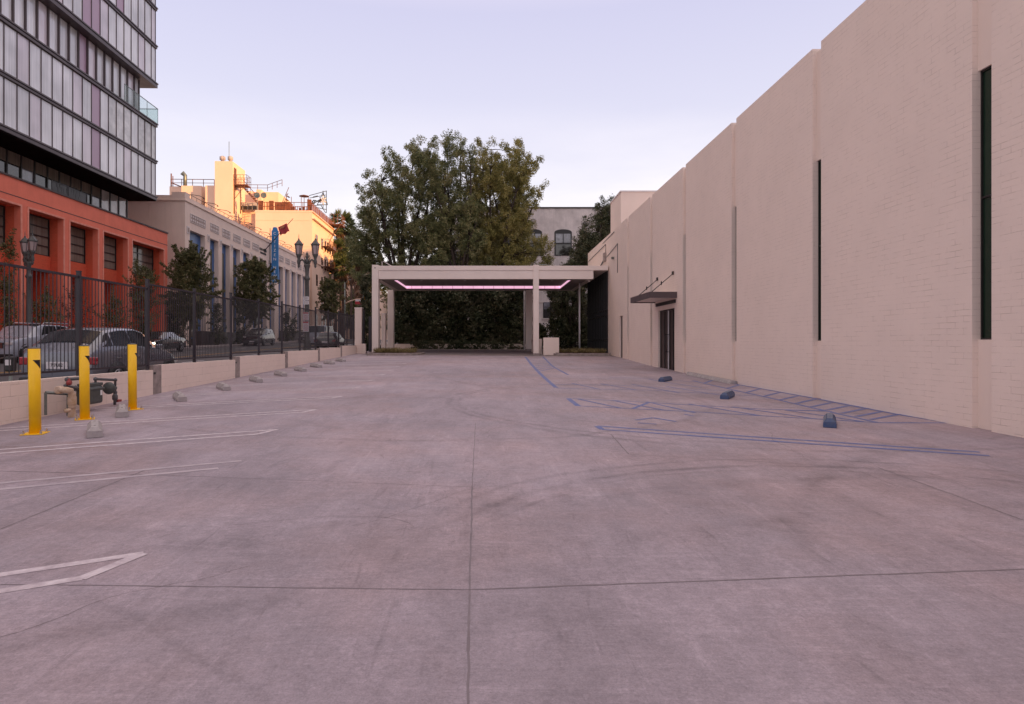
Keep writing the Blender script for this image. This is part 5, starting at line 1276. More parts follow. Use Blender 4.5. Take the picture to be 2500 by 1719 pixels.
rails(g, [(hx(560, 122), 122), (hx(655, 122), 122), (hx(690, 118), 118)], hz(468, 122), 1.2, 1.6, 0.05); rails(g, [(hx(423, 116), 116), (hx(527, 116), 116)], hz(458, 116), 1.3, 1.8, 0.06)
g.tube([(hx(424, 116), 116, hz(458, 116)), (hx(424, 116), 116, hz(427, 116))], 0.12, 4); g.tube([(hx(428, 116), 116, hz(458, 116)), (hx(428, 116), 116, hz(433, 116))], 0.08, 4)
g.tube([(hx(424, 116), 116, hz(449, 116)), (hx(448, 116), 116, hz(459, 116))], 0.10, 4)
for x in (700, 712, 736, 753): g.tube([(hx(x, 107), 107, 22), (hx(x, 107), 107, 25.2 if x < 710 else 24.6)], 0.05, 4)
part('roof_frame', g, M['rustmetal'], ht)
def pshade(px, Y, zt, r, lab_n, m):
    x = hx(px, Y); g = MB(); g.tube([(x, Y, 22), (x, Y, zt)], 0.05, 6); g.lathe([(r, zt - 0.3), (r * 0.95, zt - 0.22), (0.05, zt)], (x, Y, 0), 12); return part(lab_n, g, m, ht)
pshade(743, 108, 25.2, 0.85, 'patio_heater', M['rustmetal'])
for px, pr in ((541, 0.55), (560, 0.5)):
    x = hx(px, 109); g = MB(); z = hz(395, 108); g.lathe([(pr * 0.5, z), (pr * 0.5, z + 0.7), (pr * 0.9, z + 0.75), (pr * 0.9, z + 1.25), (pr * 0.4, z + 1.4)], (x, 110, 0), 10); part('roof_vent', g, M['hotelgrey'], ht)
g = MB(); g.tube([(hx(562, 109), 109, 30), (hx(562, 109), 109, 34.4)], 0.05, 5); part('aerial', g, M['galv'], ht)
g = MB(); x = hx(457, 112); z = hz(457, 112); g.tube([(x, 112, z), (x, 112, z + 1.9), (x - 0.25, 112, z + 2.3), (x - 0.55, 112, z + 1.9)], 0.33, 8); part('roof_duct', g, M['galv'], ht)
for px, py, Y in ((630, 478, 107), (646, 478, 106.3)):
    x, z = hx(px, Y), hz(py, Y); g = MB(); g.tube([(x, Y, 22), (x, Y, z)], 0.05, 5); g.lathe([(0.001, 0.02), (0.35, -0.03), (0.5, -0.12), (0.5, -0.13), (0.3, -0.05), (0.001, 0.0)], (x, Y, z), 14, axis='y'); part('satellite_dish', g, M['galv'], ht)
for i in range(4):   # white cabinets by the stair
    x = hx(585 + i * 11.5, 112); g = MB(); g.box(x, x + 0.72, 112, 113, hz(516, 113), hz(505, 113) + 0.5); c_ = part('roof_unit', g, M['hotelgrey'], ht); part('louver', MB().box(x + 0.04, x + 0.68, 111.96, 111.999, hz(516, 113), hz(507, 113)), M['frame'], c_)
# fire escapes on the street side
for z in (17.3, 13.7, 10.4, 6.9):
    g = MB(); g.box(-26.0, -24.9, 113.0, 119.5, z - 0.06, z); rails(g, [(-26, 113), (-24.9, 113), (-24.9, 119.5), (-26, 119.5)], z, 1.2, 0.45, 0.025)
    g.tube([(-25.95, 113.5, z - 1.2), (-24.95, 113.5, z - 0.05)], 0.04, 4); g.tube([(-25.95, 119, z - 1.2), (-24.95, 119, z - 0.05)], 0.04, 4)
    g.tube([(-25.2, 113.5, z), (-25.2, 118.5, z + 3.3)], 0.06, 4); part('fire_escape', g, M['rustmetal'], ht)
g = MB(); g.box(-26, -23.9, 119, 122.5, 22.2, 22.35); rails(g, [(-26, 119), (-23.9, 119), (-23.9, 122.5), (-26, 122.5)], 22.35, 1.8, 0.6, 0.04); g.tube([(-25.9, 119, 19.5), (-24.0, 119, 22.2)], 0.06, 4); part('fire_escape', g, M['rustmetal'], ht)
# rooftop sign scaffold with looping script lettering
rs = thing('rooftop_sign', 'open metal rooftop sign frame with looping script letters and a star shaped lattice', 'sign', (-26.5, 116, 22.1), FH)
g = MB(); A = lambda px, py, Y=116: (hx(px, Y), Y, hz(py, Y))
for p0, p1 in (((755, 478), (798, 466)), ((756, 484), (796, 476)), ((758, 503), (790, 500)), ((789, 466), (789, 510)), ((797, 466), (797, 520)), ((775, 500), (789, 470)), ((800, 500), (789, 470)), ((775, 500), (800, 500)), ((778, 492), (797, 480)), ((780, 482), (799, 494)), ((783, 500), (795, 520)), ((770, 506), (798, 512))):
    g.tube([A(*p0), A(*p1)], 0.06, 4)
part('scaffold', g, M['frame'], rs)
g = MB(); pts = []
for i in range(90): t = i / 89; pts.append(A(762 + 24 * t + 1.5 * math.sin(t * 40), 495 - 6 * t - 3.2 * math.cos(t * 38) * (1 + 0.6 * math.sin(t * 9)), 115.8))
g.tube(pts, 0.09, 4); pts = [A(764 + 12 * i / 29, 482 - 3 * i / 29 + 1.5 * math.sin(i * 0.9), 115.8) for i in range(30)]; g.tube(pts, 0.06, 4); part('script_lettering', g, M['frame'], rs)
g = MB()
for k in range(6): g.tube([A(789, 489, 115.7), A(789 + 8 * math.cos(k * 1.047 + 0.5), 489 + 11 * math.sin(k * 1.047 + 0.5), 115.7)], 0.12, 4)
part('star_lattice', g, M['signsheet'], rs)

# ------------------------------------------------------------------ far end of the street
wb = thing('white_building', 'pale rendered building behind the palms at the end of the street', 'building', (-31, 150, 0), FH)
part('wall', MB().box(-36, -26.4, 150, 175, -1, 19.5).box(-26.39, -22, 156, 175, -1, 13), M['hotel'], wb)
g = MB()
for z in (3, 6.5, 10, 13.5):
    for x in (-34.5, -32.2, -30, -28): g.box(x, x + 1.0, 149.96, 149.999, z, z + 1.7)
part('window', g, M['darkglass'], wb)
def simple_tree(lab, name, l, Y, base, h, w, trunk_h, m, n, leaf, fr, grp=None, per=26, spiky=0.25, tr=0.09, lean=0.0, rad=(0.16, 0.34)):
    t = thing(name, lab, 'tree' if 'tree' in name else 'shrub', (l, Y, base), fr, grp)
    g = MB(); top = (l + lean, Y, base + trunk_h + h * 0.35)
    if trunk_h > 0.3:
        limb(g, (l, Y, base - 0.1), (l + lean * 0.6, Y, base + trunk_h), tr, tr * 0.75, 0.08)
    cen, rr = [], []
    for i in range(n):
        u = random.uniform(-1, 1); a = random.uniform(0, 6.28); k = math.sqrt(max(0, 1 - abs(u) ** 2.2)) * (0.72 + 0.28 * math.sin(a * 3 + u * 4)); q_ = random.random() ** 0.4
        x = l + lean + w / 2 * k * q_ * math.cos(a); y = Y + w / 2 * k * q_ * math.sin(a); z = base + trunk_h + h / 2 + u * h / 2
        cen.append((x, y, z)); rr.append(random.uniform(*rad))
        if random.random() < spiky * 0.35:
            d = Vector((math.cos(a) * k, math.sin(a) * k, u * 0.8 + 0.3)).normalized()
            for s_ in range(1, 5): cen.append((x + d.x * 0.2 * s_, y + d.y * 0.2 * s_, z + d.z * 0.22 * s_)); rr.append(0.14)
    if trunk_h > 0.3:
        for i in range(9):
            c = cen[random.randrange(len(cen))]; limb(g, (l + lean * 0.6, Y, base + trunk_h * 0.92), c, tr * 0.5, 0.02, 0.15, 4)
    else: g.tube([(l, Y, base), (l, Y, base + h * 0.5)], 0.05, 5)
    part('trunk', g, M['bark'], t)
    quadmesh('crown', leafcloud(cen, rr, per, leaf, 1.0), m, t, (l, Y, base)); return t
def bs(Y): return gS(Y) + 0.15
F23 = STR(23.6)
simple_tree('bushy street tree before the red building corner, nearest of the kerb trees', 'street_tree', hx(464, 53.5), 53.5, bs(53.5), 5.6, 4.3, 2.4, M['streetleaf'], 900, 0.085, F23, 'street trees along the far kerb', spiky=0.22)
simple_tree('larger bushy street tree in front of the tall blue bays, second along the far kerb', 'street_tree', hx(622, 69.5), 69.5, bs(69.5), 6.3, 5.4, 2.7, M['streetleaf'], 1000, 0.10, F23, 'street trees along the far kerb', spiky=0.22)
simple_tree('round street tree by the sunlit hotel corner, farthest of the kerb trees', 'street_tree', hx(806, 104), 104, bs(104), 6.4, 5.0, 3.4, M['streetleaf'], 520, 0.13, F23, 'street trees along the far kerb', spiky=0.1)
for px, Y, h, w, m, lab in ((112, 37.6, 3.2, 1.9, 'streetleaf', 'clipped green shrub in front of the red building beside the left lamp'), (186, 40.5, 3.6, 2.2, 'redleaf', 'sparse reddish shrub between two clipped green shrubs at the red building'),
                            (280, 44.5, 3.3, 1.9, 'streetleaf', 'clipped green shrub below the fourth red building window'), (352, 47.5, 5.2, 2.6, 'streetleaf', 'tall loose dark shrub near the red building corner'), (22, 34.5, 5.5, 1.0, 'streetleaf', 'narrow upright dark shrub at the left edge against the red wall')):
    simple_tree(lab, 'shrub', hx(px, Y), Y, bs(Y), h, w, 0.3 if h < 5 else 0.9, M[m], int(70 * w * h / 3), 0.06, STR(25), None, per=22 if m != 'redleaf' else 9, spiky=0.6 if m == 'redleaf' else 0.2)
for px, Y, h, w, lab in ((417, 56, 4.6, 1.2, 'dark conical shrub at the gap after the red building'), (530, 62, 3.8, 1.5, 'dark shrub at the foot of the first blue bays'), (585, 66, 2.6, 1.6, 'low dark shrub under the second street tree'), (700, 84, 3.6, 1.6, 'dark shrub at the foot of the far blue bays'), (716, 90, 3.0, 1.3, 'narrow green shrub by the last blue bays'), (436, 55, 3.0, 2.0, 'low wide shrub beside the first street tree')):
    simple_tree(lab, 'shrub', hx(px, Y), Y, bs(Y), h, w, 0.2, M['hedge'], int(60 * w * h / 3), 0.08, STR(25), None, per=22)
for px, Y, h, w, th, lab in ((880, 150, 9, 9, 3, 'dark green tree far up the street by the traffic signal'), (856, 140, 6, 5, 3, 'rounded green tree below the palms at the street corner'), (905, 120, 10, 7, 2, 'dark tree just left of the canopy far behind the gate'), (845, 165, 7, 7, 3, 'green tree behind the lowest palm skirts'),
                             (960, 170, 12, 16, 3, 'wide far tree behind the ficus trees'), (1020, 190, 14, 20, 3, 'broad far tree hidden behind the hedge')):
    simple_tree(lab, 'far_tree', hx(px, Y), Y, gS(Y), h, w, th, M['streetleaf'], 170, 0.24, STR(22), None, per=22, tr=0.2, rad=(0.4, 0.9))
def palm(px, py, Y, skirt, r, lab, lean=0.0, seed=1):
    l, zt = hx(px, Y), hz(py, Y); b0 = gS(Y)
    t = thing('palm_tree', lab, 'palm tree', (l, Y, b0), STR(24), 'fan palms at the street corner')
    g = MB(); g.tube([(l + lean, Y, b0), (l + lean * 0.5, Y, (b0 + zt) / 2), (l, Y, zt)], [0.30, 0.22, 0.20], 8); part('trunk', g, M['palmbark'], t)
    B, T = [], []
    for i in range(60):
        a = random.uniform(0, 6.28); el = random.uniform(-0.6, 1.35); d = Vector((math.cos(a) * math.cos(el), math.sin(a) * math.cos(el), math.sin(el)))
        hub = Vector((l, Y, zt)) + d * r * 0.55
        side = d.cross(Vector((0, 0, 1))).normalized()
        for k in range(15):
            an = (k - 7) / 7 * 1.25; dd = (d * math.cos(an) + side * math.sin(an)); tip = hub + dd * r * 0.62 + Vector((0, 0, -0.18 * r * abs(math.sin(an)) - 0.15 * r * (1 - math.sin(el))))
            B.append(hub[:]); T.append(tip[:])
    quadmesh('crown', bladecloud(B, T, 0.10), M['palmleaf'], t, (l, Y, b0))
    B, T = [], []
    for i in range(int(330 * skirt / 4)):
        a = random.uniform(0, 6.28); z = zt - random.random() * skirt; k = 0.75 * math.sin(min(1, (zt - z) / skirt + 0.25) * math.pi * 0.75) + 0.25
        rr = k * r * 0.55 * random.uniform(0.5, 1.1)
        B.append((l + 0.2 * math.cos(a), Y + 0.2 * math.sin(a), z)); T.append((l + rr * math.cos(a), Y + rr * math.sin(a), z - random.uniform(0.8, 1.7)))
    quadmesh('dry_fronds', bladecloud(B, T, 0.11), M['palmskirt'], t, (l, Y, b0))
for px, py, Y, sk, r, lab in ((832, 548, 128, 9.0, 2.9, 'tallest fan palm with a full green head and long dry skirt'), (858, 612, 134, 6.5, 2.5, 'slender fan palm right of the tallest one'), (820, 612, 124, 7.0, 2.6, 'fan palm close to the hotel fire escapes'),
                              (838, 655, 120, 5.0, 2.3, 'short fan palm with a broad dry skirt in the middle'), (879, 632, 112, 6.5, 2.4, 'brown skirted fan palm nearest the ficus trees'), (866, 590, 142, 5.0, 2.6, 'distant fan palm showing between the taller ones')):
    palm(px, py, Y, sk, r, lab)
# ------------------------------------------------------------------ street lamps with two lanterns
def lamp_proto():
    t = thing('street_lamp', 'x', 'street lamp', (0, 0, 0), LOT, 'twin lantern street lamps'); t['_o'] = [0, 0, 0]
    m = M['lamp']
    g = MB(); g.lathe([(0.26, 0), (0.26, 0.12), (0.21, 0.16), (0.19, 0.75), (0.21, 0.8), (0.15, 0.9), (0.125, 1.1), (0.11, 3.0), (0.105, 4.15), (0.15, 4.2), (0.16, 4.28), (0.12, 4.34), (0.095, 4.45), (0.115, 4.8), (0.17, 4.95), (0.17, 5.0), (0.10, 5.05)], n=20); part('post', g, m, t)
    g = MB(); g.lathe([(0.06, 5.05), (0.11, 5.18), (0.13, 5.28), (0.06, 5.34), (0.10, 5.42), (0.10, 5.47), (0.05, 5.52), (0.075, 5.60), (0.03, 5.68), (0.005, 5.76)], n=14); part('finial', g, m, t)
    for s in (-1, 1):
        g = MB(); pts = []
        for i in range(13): a = math.pi * i / 12; pts.append((s * (0.06 + 0.39 * i / 12), 0, 4.95 + 0.36 * math.sin(a * 0.86) * (1 if i < 7 else 0.9)))
        g.tube(pts, [0.055 - 0.02 * i / 12 for i in range(13)], 8)
        g.tube([(s * 0.06, 0, 5.05), (s * 0.16, 0, 5.42), (s * 0.10, 0, 5.55)], 0.022, 6)
        g.lathe([(0.005, 4.82), (0.05, 4.88), (0.07, 4.95), (0.05, 5.0), (0.085, 5.06), (0.10, 5.2), (0.07, 5.32), (0.09, 5.40), (0.13, 5.50), (0.16, 5.56)], (s * 0.45, 0, 0), 12); arm = part('arm', g, m, t)
        g = MB(); g.lathe([(0.14, 5.57), (0.205, 6.08)], (s * 0.45, 0, 0), 6, smooth=False); la = part('lantern', g, M['lampglass'], t)
        h = MB(); h.lathe([(0.15, 5.545), (0.16, 5.58), (0.145, 5.60)], (s * 0.45, 0, 0), 6, smooth=False); h.lathe([(0.21, 6.06), (0.245, 6.10), (0.24, 6.14), (0.09, 6.34), (0.04, 6.38), (0.05, 6.42), (0.018, 6.47), (0.012, 6.62), (0.003, 6.72)], (s * 0.45, 0, 0), 6, smooth=False)
        for k in range(6):
            a = k * math.pi / 3; h.tube([(s * 0.45 + 0.146 * math.cos(a), 0.146 * math.sin(a), 5.57), (s * 0.45 + 0.212 * math.cos(a), 0.212 * math.sin(a), 6.08)], 0.013, 4)
            h.tube([(s * 0.45 + 0.235 * math.cos(a), 0.235 * math.sin(a), 6.12), (s * 0.45 + 0.25 * math.cos(a), 0.25 * math.sin(a), 6.19)], 0.012, 4)
        part('lantern_cage', h, m, la)
    return t
lp_ = lamp_proto(); lp_['label'] = 'twin lantern grey-green street lamp just beyond the fence, right of the blue sign'
place(lp_, (-8.9, 35.0, gS(35) + 0.12), STR(9), R(0))
l2 = dup(lp_, label='twin lantern street lamp on the far pavement in front of the red building'); place(l2, (-23.5, 34.0, gS(34) + 0.15), STR(23), R(145))

# ------------------------------------------------------------------ cars
def car(name, lab, cat, L, W, H, paint, prof, l, Y, facing, frl, glass='carglass', wheelr=0.34, headon=False, tailon=False, sill=0.30, rails_=False, plate=None, grp=None, boxy=0.0):
    """prof: stations along the length from nose (0) to tail (1): (t, bonnet/belt height, roof height, width factor, roof width factor)"""
    t = thing(name, lab, cat, (0, 0, 0), LOT, grp); t['_o'] = [0, 0, 0]
    g = MB(); vs = []; n = len(prof); K = 12
    for (u, zb, zr, wf, rf) in prof:
        y = u * L; w = W / 2 * wf; wr = W / 2 * rf; ro = zr > zb + 0.05
        half = [(w * 0.90, sill - 0.06), (w * 0.975, sill + 0.04), (w, sill + (zb - sill) * 0.45), (w * 0.99, sill + (zb - sill) * 0.75), (w * 0.94, zb)]
        half += [(wr + (w * 0.93 - wr) * 0.45, zb + (zr - zb) * 0.55), (wr, zr - 0.05), (wr * 0.80, zr - 0.012), (wr * 0.3, zr + 0.012)] if ro else [(w * 0.86, zb + 0.02), (w * 0.7, zb + 0.035), (w * 0.45, zb + 0.045), (w * 0.2, zb + 0.05)]
        ring = [(x, y, z) for x, z in half] + [(-x, y, z) for x, z in half[::-1]]
        vs += ring
    k = 18; fs = []
    for i in range(n - 1):
        for j in range(k): fs.append((i * k + j, i * k + (j + 1) % k, (i + 1) * k + (j + 1) % k, (i + 1) * k + j))
    fs += [tuple(range(k)), tuple(range((n - 1) * k, n * k))]
    g.add(vs, fs, 0, True); body = part('body', g, M[paint], t); bev(body, 0.02)
    # surface points on the side of the cabin, used for glass
    def sec(u):
        for a, b_ in zip(prof, prof[1:]):
            if a[0] <= u <= b_[0]:
                f = (u - a[0]) / max(1e-6, b_[0] - a[0]); return [a[i] + (b_[i] - a[i]) * f for i in range(5)]
        return list(prof[-1])
    def side(u, v):      # v: 0 belt, 1 roof edge
        _, zb, zr, wf, rf = sec(u); w = W / 2 * wf * 0.94; wr = W / 2 * rf; p1 = (w, zb); p2 = (wr + (W / 2 * wf * 0.93 - wr) * 0.45, zb + (zr - zb) * 0.55); p3 = (wr, zr - 0.05)
        if v < 0.52: f = v / 0.52; return (p1[0] + (p2[0] - p1[0]) * f, p1[1] + (p2[1] - p1[1]) * f)
        f = (v - 0.52) / 0.48; return (p2[0] + (p3[0] - p2[0]) * f, p2[1] + (p3[1] - p2[1]) * f)
    cab = [p for p in prof if p[2] > p[1] + 0.05]; u0, u1 = cab[0][0], cab[-1][0]
    full = max(p[2] for p in prof)
    fb = next(p[0] for p in prof if p[2] > full - 0.10); rbk = [p[0] for p in prof if p[2] > full - 0.16][-1]
    def patch(mb, ub0, ub1, ut0, ut1, s, off=0.012, nu=8, nv=4, v0=0.10, v1=0.93):
        vv = []
        for j in range(nv + 1):
            v = v0 + (v1 - v0) * j / nv; a = ub0 + (ut0 - ub0) * v; b_ = ub1 + (ut1 - ub1) * v
            for i in range(nu + 1):
                u = a + (b_ - a) * i / nu; x, z = side(u, v); vv.append((s * (x + off), u * L, z + 0.004))
        mb.add(vv, [(j * (nu + 1) + i, j * (nu + 1) + i + 1, (j + 1) * (nu + 1) + i + 1, (j + 1) * (nu + 1) + i) for j in range(nv) for i in range(nu)], 0, True)
    mid = (fb + rbk) / 2 - 0.01
    for s in (-1, 1):
        for a0, a1, t0, t1 in ((fb - 0.07, mid - 0.008, fb + 0.02, mid - 0.008), (mid + 0.008, rbk - 0.015, mid + 0.008, rbk - 0.04), (rbk + 0.0, min(u1 - 0.03, rbk + 0.10), rbk - 0.02, rbk + 0.02)):
            if a1 - a0 < 0.02: continue
            mb = MB(); patch(mb, a0, a1, t0, t1, s); part('window', mb, M[glass], t)
    # windscreen and rear glass follow the slope between the belt and the roof
    def slope(ua, ub, nm, off):
        mb = MB(); vv = []; nr = 6
        for j in range(nr + 1):
            f = 0.08 + 0.86 * j / nr; u = ua + (ub - ua) * f; _, zb, zr, wf, rf = sec(u); w0 = W / 2 * rf * 0.93
            for i in range(9): x = w0 * (i - 4) / 4; vv.append((x, u * L + off * 0.6, zr + 0.016 + 0.006 - 0.05 * (abs(i - 4) / 4) ** 3 + 0.012))
        mb.add(vv, [(j * 9 + i, j * 9 + i + 1, (j + 1) * 9 + i + 1, (j + 1) * 9 + i) for j in range(nr) for i in range(8)], 0, True); part(nm, mb, M[glass], t)
    slope(u0, fb, 'windscreen', -0.012)
    if u1 - rbk > 0.02: slope(u1, rbk, 'rear_window', 0.012)
    # wheels, arches
    for uy in (0.175, 0.80):
        for s in (-1, 1):
            yy = uy * L; xo = s * (W / 2 * 0.985)
            g = MB(); g.lathe([(0.001, -0.02), (wheelr + 0.07, -0.02), (wheelr + 0.07, 0.004)], (xo, yy, wheelr + 0.02), 24, axis='x'); part('wheel_arch', g, M['trim'], t)
            g = MB(); x0 = s * (W / 2 - 0.20); x1 = s * (W / 2 + 0.012); g.lathe([(0.001, x0), (wheelr * 0.96, x0), (wheelr, x0 + s * 0.03), (wheelr, x1 - s * 0.03), (wheelr * 0.95, x1), (wheelr * 0.7, x1 + s * 0.001), (0.001, x1 + s * 0.0012)], (0, yy, wheelr), 24, axis='x'); wh = part('wheel', g, M['tyre'], t)
            h = MB(); xr = x1 + s * 0.004; h.lathe([(0.001, 0.0), (wheelr * 0.16, 0.0), (wheelr * 0.16, s * 0.012)], (xr, yy, wheelr), 12, axis='x')
            h.lathe([(wheelr * 0.62, 0), (wheelr * 0.68, s * 0.010), (wheelr * 0.69, 0)], (xr, yy, wheelr), 24, axis='x') if False else None
            for k_ in range(5):
                a = k_ * 2 * math.pi / 5 + 0.3; c_, s_ = math.cos(a), math.sin(a)
                for da in (-0.13, 0.13): h.tube([(xr + s * 0.006, yy + wheelr * 0.12 * c_, wheelr + wheelr * 0.12 * s_), (xr + s * 0.006, yy + wheelr * 0.66 * math.cos(a + da), wheelr + wheelr * 0.66 * math.sin(a + da))], 0.014, 4)
            pr_ = [(xr + s * 0.005, yy + wheelr * 0.68 * math.cos(j * 2 * math.pi / 24), wheelr + wheelr * 0.68 * math.sin(j * 2 * math.pi / 24)) for j in range(25)]; h.tube(pr_, 0.014, 5); part('rim', h, M['rim'], wh)
    zb0 = prof[1][1]; zt1 = prof[-1][1]
    # front: lamps, grille, bumper
    for s in (-1, 1):
        g = MB(); g.box(s * W * 0.30, s * W * 0.455, -0.02, 0.10, zb0 - 0.17, zb0 - 0.05); part('headlight', g, M['headon'] if headon else M['headlens'], t, bevel=0.02)
        g = MB(); g.box(s * W * 0.34, s * W * 0.475, L - 0.12, L + 0.012, zt1 - 0.24, zt1 - 0.06); tl = part('taillight', g, M['tailon'] if tailon else M['taillight'], t, bevel=0.025)
        g = MB(); g.box(s * (W / 2 + 0.02), s * (W / 2 + 0.17), fb * L - 0.30, fb * L - 0.18, prof[3][1] + 0.02, prof[3][1] + 0.15); part('mirror', g, M[paint], t, bevel=0.03)
        g = MB(); 
        for uu in (mid - 0.06, rbk - 0.06): g.box(s * (W / 2 * 0.985), s * (W / 2 + 0.02), uu * L, uu * L + 0.16, sill + (prof[3][1] - sill) * 0.78, sill + (prof[3][1] - sill) * 0.78 + 0.025)
        part('door_handle', g, M['chrome'], t)
        g = MB(); g.box(s * (W / 2 * 0.96), s * (W / 2 * 0.995), wheelr * 2.2 + 0.2, L * 0.80 - wheelr - 0.1, sill - 0.08, sill + 0.05); part('side_sill', g, M['trim'], t)
    g = MB(); g.box(-W * 0.27, W * 0.27, -0.035, 0.05, zb0 - 0.32, zb0 - 0.06)
    gr = part('grille', g, M['trim'], t, bevel=0.01); h = MB()
    for i in range(4): h.box(-W * 0.26, W * 0.26, -0.05, -0.036, zb0 - 0.30 + i * 0.06, zb0 - 0.285 + i * 0.06)
    part('grille_bar', h, M['chrome'], gr)
    g = MB(); g.box(-W * 0.46, W * 0.46, -0.06, 0.08, sill - 0.05, sill + 0.10); part('bumper', g, M['trim'], t, bevel=0.03); part('bumper', MB().box(-W * 0.46, W * 0.46, L - 0.08, L + 0.05, sill - 0.03, sill + 0.14), M['trim'], t, bevel=0.03)
    g = MB(); g.box(-W * 0.13, W * 0.13, L + 0.004, L + 0.014, zt1 - 0.33, zt1 - 0.17); g.box(-W * 0.12, W * 0.12, -0.075, -0.06, sill + 0.08, sill + 0.20); pl = part('number_plate', g, M['signsheet'], t)
    if plate: text_obj('plate_text', plate, 0.11, M['frame'], pl, Matrix(((-1, 0, 0, 0), (0, 0, 1, L + 0.018), (0, 1, 0, zt1 - 0.25), (0, 0, 0, 1))), 0.002, 0.85)
    if rails_:
        g = MB()
        for s in (-1, 1): g.tube([(s * W * 0.36, fb * L + 0.1, full + 0.0), (s * W * 0.36, fb * L + 0.2, full + 0.06), (s * W * 0.36, rbk * L, full + 0.05), (s * W * 0.36, rbk * L + 0.1, full - 0.02)], 0.02, 6)
        part('roof_rail', g, M['chrome'], t)
    place(t, (l, Y, gS(Y + (L / 2 if facing == 'near' else -L / 2)) + 0.0), STR(frl), 0.0 if facing == 'near' else math.pi)
    t.rotation_euler = ((R(1.0) if facing == 'near' else R(-1.0)), 0, t.rotation_euler[2])
    return t
hatch = [(0.0, 0.55, 0.55, 0.80, 0.7), (0.025, 0.72, 0.72, 0.93, 0.7), (0.12, 0.84, 0.84, 0.98, 0.7), (0.24, 0.93, 0.94, 1.0, 0.78), (0.27, 0.96, 1.02, 1.0, 0.78), (0.42, 0.98, 1.42, 1.0, 0.74), (0.52, 0.99, 1.49, 1.0, 0.74), (0.70, 1.01, 1.48, 1.0, 0.73), (0.82, 1.03, 1.42, 0.99, 0.70), (0.95, 1.03, 1.12, 0.96, 0.70), (0.975, 0.98, 0.99, 0.93, 0.66), (1.0, 0.90, 0.90, 0.88, 0.6)]
suv = [(0.0, 0.75, 0.75, 0.86, 0.7), (0.02, 0.98, 0.98, 0.94, 0.7), (0.10, 1.08, 1.08, 0.99, 0.7), (0.24, 1.14, 1.15, 1.0, 0.78), (0.26, 1.15, 1.20, 1.0, 0.78), (0.38, 1.17, 1.68, 1.0, 0.78), (0.48, 1.18, 1.78, 1.0, 0.78), (0.75, 1.20, 1.77, 1.0, 0.77), (0.90, 1.20, 1.70, 0.99, 0.75), (0.97, 1.18, 1.26, 0.97, 0.72), (1.0, 1.05, 1.05, 0.93, 0.7)]
sedan = [(0.0, 0.60, 0.60, 0.82, 0.7), (0.02, 0.74, 0.74, 0.93, 0.7), (0.12, 0.82, 0.82, 0.99, 0.7), (0.27, 0.92, 0.93, 1.0, 0.76), (0.29, 0.93, 0.97, 1.0, 0.76), (0.44, 0.95, 1.38, 1.0, 0.72), (0.55, 0.96, 1.45, 1.0, 0.72), (0.68, 0.97, 1.41, 1.0, 0.71), (0.82, 0.99, 1.08, 0.99, 0.72), (0.84, 0.99, 1.00, 0.98, 0.7), (0.98, 0.97, 0.97, 0.94, 0.7), (1.0, 0.85, 0.85, 0.88, 0.6)]
van = [(0.0, 0.80, 0.80, 0.88, 0.8), (0.03, 1.05, 1.05, 0.96, 0.8), (0.14, 1.18, 1.20, 1.0, 0.85), (0.16, 1.20, 1.28, 1.0, 0.85), (0.27, 1.24, 1.95, 1.0, 0.86), (0.34, 1.25, 2.08, 1.0, 0.86), (0.80, 1.25, 2.10, 1.0, 0.86), (0.97, 1.25, 2.06, 0.99, 0.86), (0.99, 1.24, 1.35, 0.98, 0.85), (1.0, 1.15, 1.15, 0.96, 0.8)]
tall = [(u, zb * 1.07, zr * 1.07, w, r) for u, zb, zr, w, r in hatch]
car('hatchback_car', 'silver hatchback seen from behind close beyond the fence', 'car', 4.2, 1.84, 1.5, 'silver', tall, -9.47, 18.85, 'far', 9.5, plate='7J7U82', glass='tintglass')
car('sport_utility_car', 'white sport utility car facing the camera on the far side of the street', 'car', 4.75, 1.95, 1.78, 'whitecar', suv, -21.5, 28.7, 'near', 21, wheelr=0.38, rails_=True, headon=False, glass='carglass')
car('sedan_car', 'dark sedan with its headlights on, below the first street tree', 'car', 4.7, 1.85, 1.45, 'darkcar', sedan, -21.6, 42.0, 'near', 21, headon=True, glass='carglasslight')
car('utility_car', 'black boxy utility car with pale side windows before the second street tree', 'car', 4.6, 1.95, 1.78, 'charcoalcar', suv, -21.6, 63.4, 'near', 21, wheelr=0.38, glass='carglasslight')
car('delivery_van', 'white van with its brake lights on, driving away behind the parking sign', 'van', 5.2, 1.95, 2.1, 'whitecar', van, -14.5, 65.5, 'far', 15, wheelr=0.36, tailon=True, glass='carglass')
car('parked_car', 'small dark car driving away far up the street beyond the parking sign', 'car', 4.4, 1.8, 1.5, 'charcoalcar', hatch, -11.7, 56.0, 'far', 12, glass='carglass')
car('parked_car', 'dark sedan at the far kerb beside the last blue bays', 'car', 4.6, 1.8, 1.45, 'darkcar', sedan, -21.7, 84, 'near', 21)

